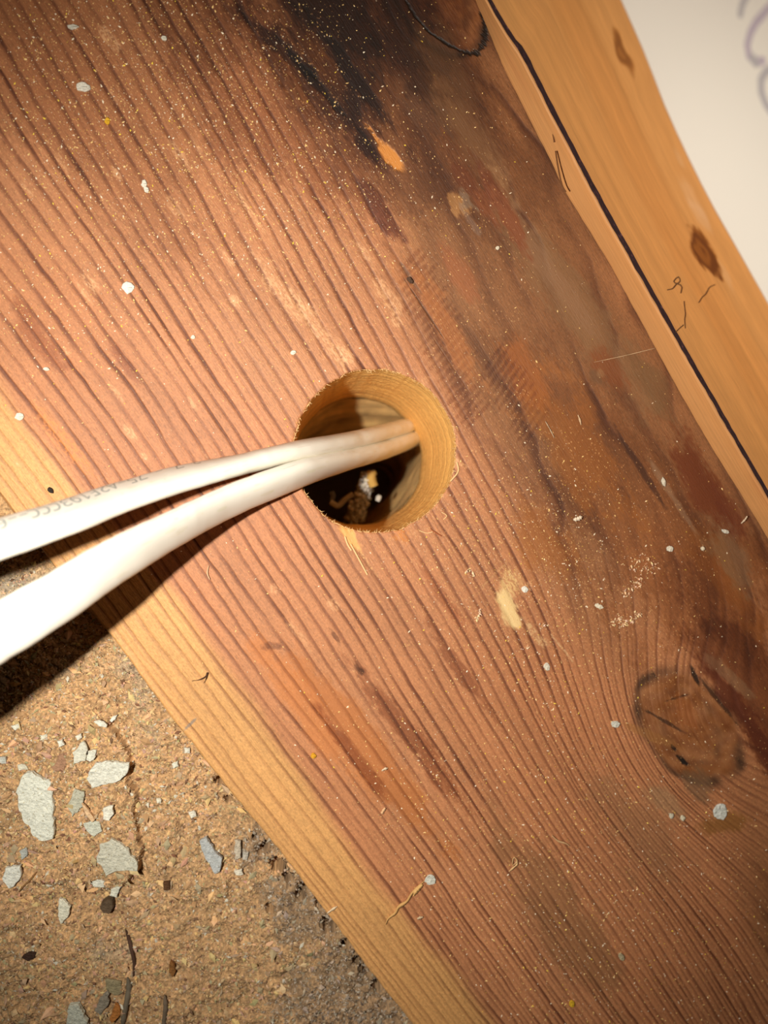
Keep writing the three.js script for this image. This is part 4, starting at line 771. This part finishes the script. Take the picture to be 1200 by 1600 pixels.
function shaving(pts, w, col, label, lift = 0.0004, name = 'wood_shaving', cat = 'shaving') {
  const c = new THREE.CatmullRomCurve3(pts.map(([a, b, l]) => at(a, b, lift + (l || 0)))); return tag(mesh(name, taper(c, 24, w, 6, 0.3), std({ color: col, roughness: 0.8 })), label, cat);
}
shaving([[602, 1446], [606, 1436], [618, 1426], [622, 1418], [636, 1408], [642, 1398], [652, 1386], [664, 1376]], 0.00042, 0xc99a5c, 'long crooked wood sliver lying across the light edge band');
shaving([[646, 1400], [650, 1392], [660, 1382]], 0.00055, 0xd6a868, 'thick short wood sliver beside the long crooked one');
shaving([[795, 1362], [802, 1356], [808, 1350], [807, 1344]], 0.00022, 0xdcb27c, 'curled pale shaving right of the square white chip');
shaving([[596, 1205], [600, 1202], [606, 1200]], 0.0003, 0xd8c0a0, 'short pale shaving on the dark grain left of centre at the bottom');
shaving([[602, 1262], [598, 1268], [596, 1272]], 0.0004, 0xdcae80, 'stubby orange shaving below the short pale one');
shaving([[862, 1305], [872, 1314], [884, 1318], [890, 1322]], 0.0002, 0xcaa274, 'thin wavy fibre on the ridged grain left of the dark corner');
shaving([[800, 1352], [803, 1340], [808, 1345], [800, 1354]], 0.00012, 0xdcb27c, 'tiny fibre loop beside the curled pale shaving');
shaving([[661, 1433], [656, 1434], [652, 1436]], 0.00035, 0xcab08c, 'flat pale shaving on the light edge band near the bottom');
shaving([[896, 812], [902, 811], [910, 807]], 0.0005, 0xe8d6bc, 'white curled sliver with a dark shadow right of the hole', 0.0008);
shaving([[300, 1064], [312, 1062], [322, 1056], [324, 1050], [322, 1060], [318, 1068]], 0.00016, 0x4a2c16, 'dark hair-like fibre on the light edge band');
shaving([[903, 648], [906, 656], [908, 664]], 0.0002, 0xcfae88, 'fine pale fibre below the small round knot');
shaving([[326, 884], [324, 896], [328, 906]], 0.00014, 0xe0b890, 'fine pale fibre below the cables');
shaving([[1158, 818], [1164, 812], [1168, 806]], 0.00025, 0xd8c4a8, 'pale fibre at the foot of the pine strip in the lower right corner', 0.0008);
shaving([[270, 1420], [278, 1414], [287, 1408]].map(([x, y]) => [x + 240, y + 8]), 0.0003, 0xd8bf9c, 'pale sliver overhanging the edge of the drilled board', 0.0003);
shaving([[698, 826], [706, 832], [716, 838]].map(([x, y]) => [x - 26, y]), 0.00014, 0xb0643c, 'thin reddish shaving at the lower right of the hole rim');
shaving([[928, 566], [975, 556], [1024, 544]], 0.00006, 0xd8b890, 'single spider thread stretched from the small knot to the pine strip', 0.0012, 'spider_thread', 'spider web');
shaving([[972, 448], [980, 462], [986, 474]].map(([x, y]) => [x - 120, y + 210]), 0.0001, 0xc8b090, 'fine grey fibre on the brown figure right of the hole');
// dusty web fibres on the face of the tall board
{
  const face = (px, py) => { const b = onBoard(px, py); return b[3].addScaledVector(WN, 0.0002); };
  const web = (pts, w, label) => tag(mesh('web_fibre', new THREE.TubeGeometry(new THREE.CatmullRomCurve3(pts.map(([x, y]) => face(x, y))), 24, w, 5), std({ color: 0x6e4a28 })), label, 'cobweb');
  web([[1044, 452], [1052, 450], [1058, 443], [1064, 438], [1062, 432], [1054, 440], [1066, 446], [1065, 457]], 0.00012, 'dusty brown cobweb knot on the tall pine board below the oval knot');
  web([[1070, 470], [1071, 480], [1072, 490], [1071, 498], [1072, 512]], 0.00010, 'vertical dusty cobweb thread on the tall pine board');
  web([[1093, 472], [1098, 464], [1104, 458], [1110, 448], [1118, 444]], 0.00009, 'slanting dusty cobweb thread right of the vertical one');
  web([[1057, 518], [1063, 512], [1069, 507]], 0.00010, 'short cobweb thread next to the dark seam');
}

// ------------------------------------------------------------------ the torch that lights it all, held beside the camera
{
  const t = tag(group('torch', LIGHT_AT.toArray()), 'small black torch shining down on the drilled board', 'torch');
  const lathe = (pts) => new THREE.LatheGeometry(pts.map(([x, y]) => new THREE.Vector2(x, y)), 40);
  const dir = LIGHT_TO.clone().sub(LIGHT_AT).normalize(), q = new THREE.Quaternion().setFromUnitVectors(V3(0, -1, 0), dir);
  mesh('housing', lathe([[0.0045, 0.003], [0.0058, 0.0025], [0.006, 0.004], [0.006, 0.014], [0.0045, 0.018], [0.0045, 0.075], [0.004, 0.078], [0, 0.078]]), std({ color: 0x15151a, roughness: 0.4, side: THREE.DoubleSide }), t).quaternion.copy(q);
  mesh('lens', lathe([[0, 0.0022], [0.003, 0.0024], [0.0046, 0.003]]), std({ color: 0xffffff, emissive: 0xfff0d4, emissiveIntensity: 2, side: THREE.DoubleSide }), t).quaternion.copy(q);
}
renderer.render(scene, camera);
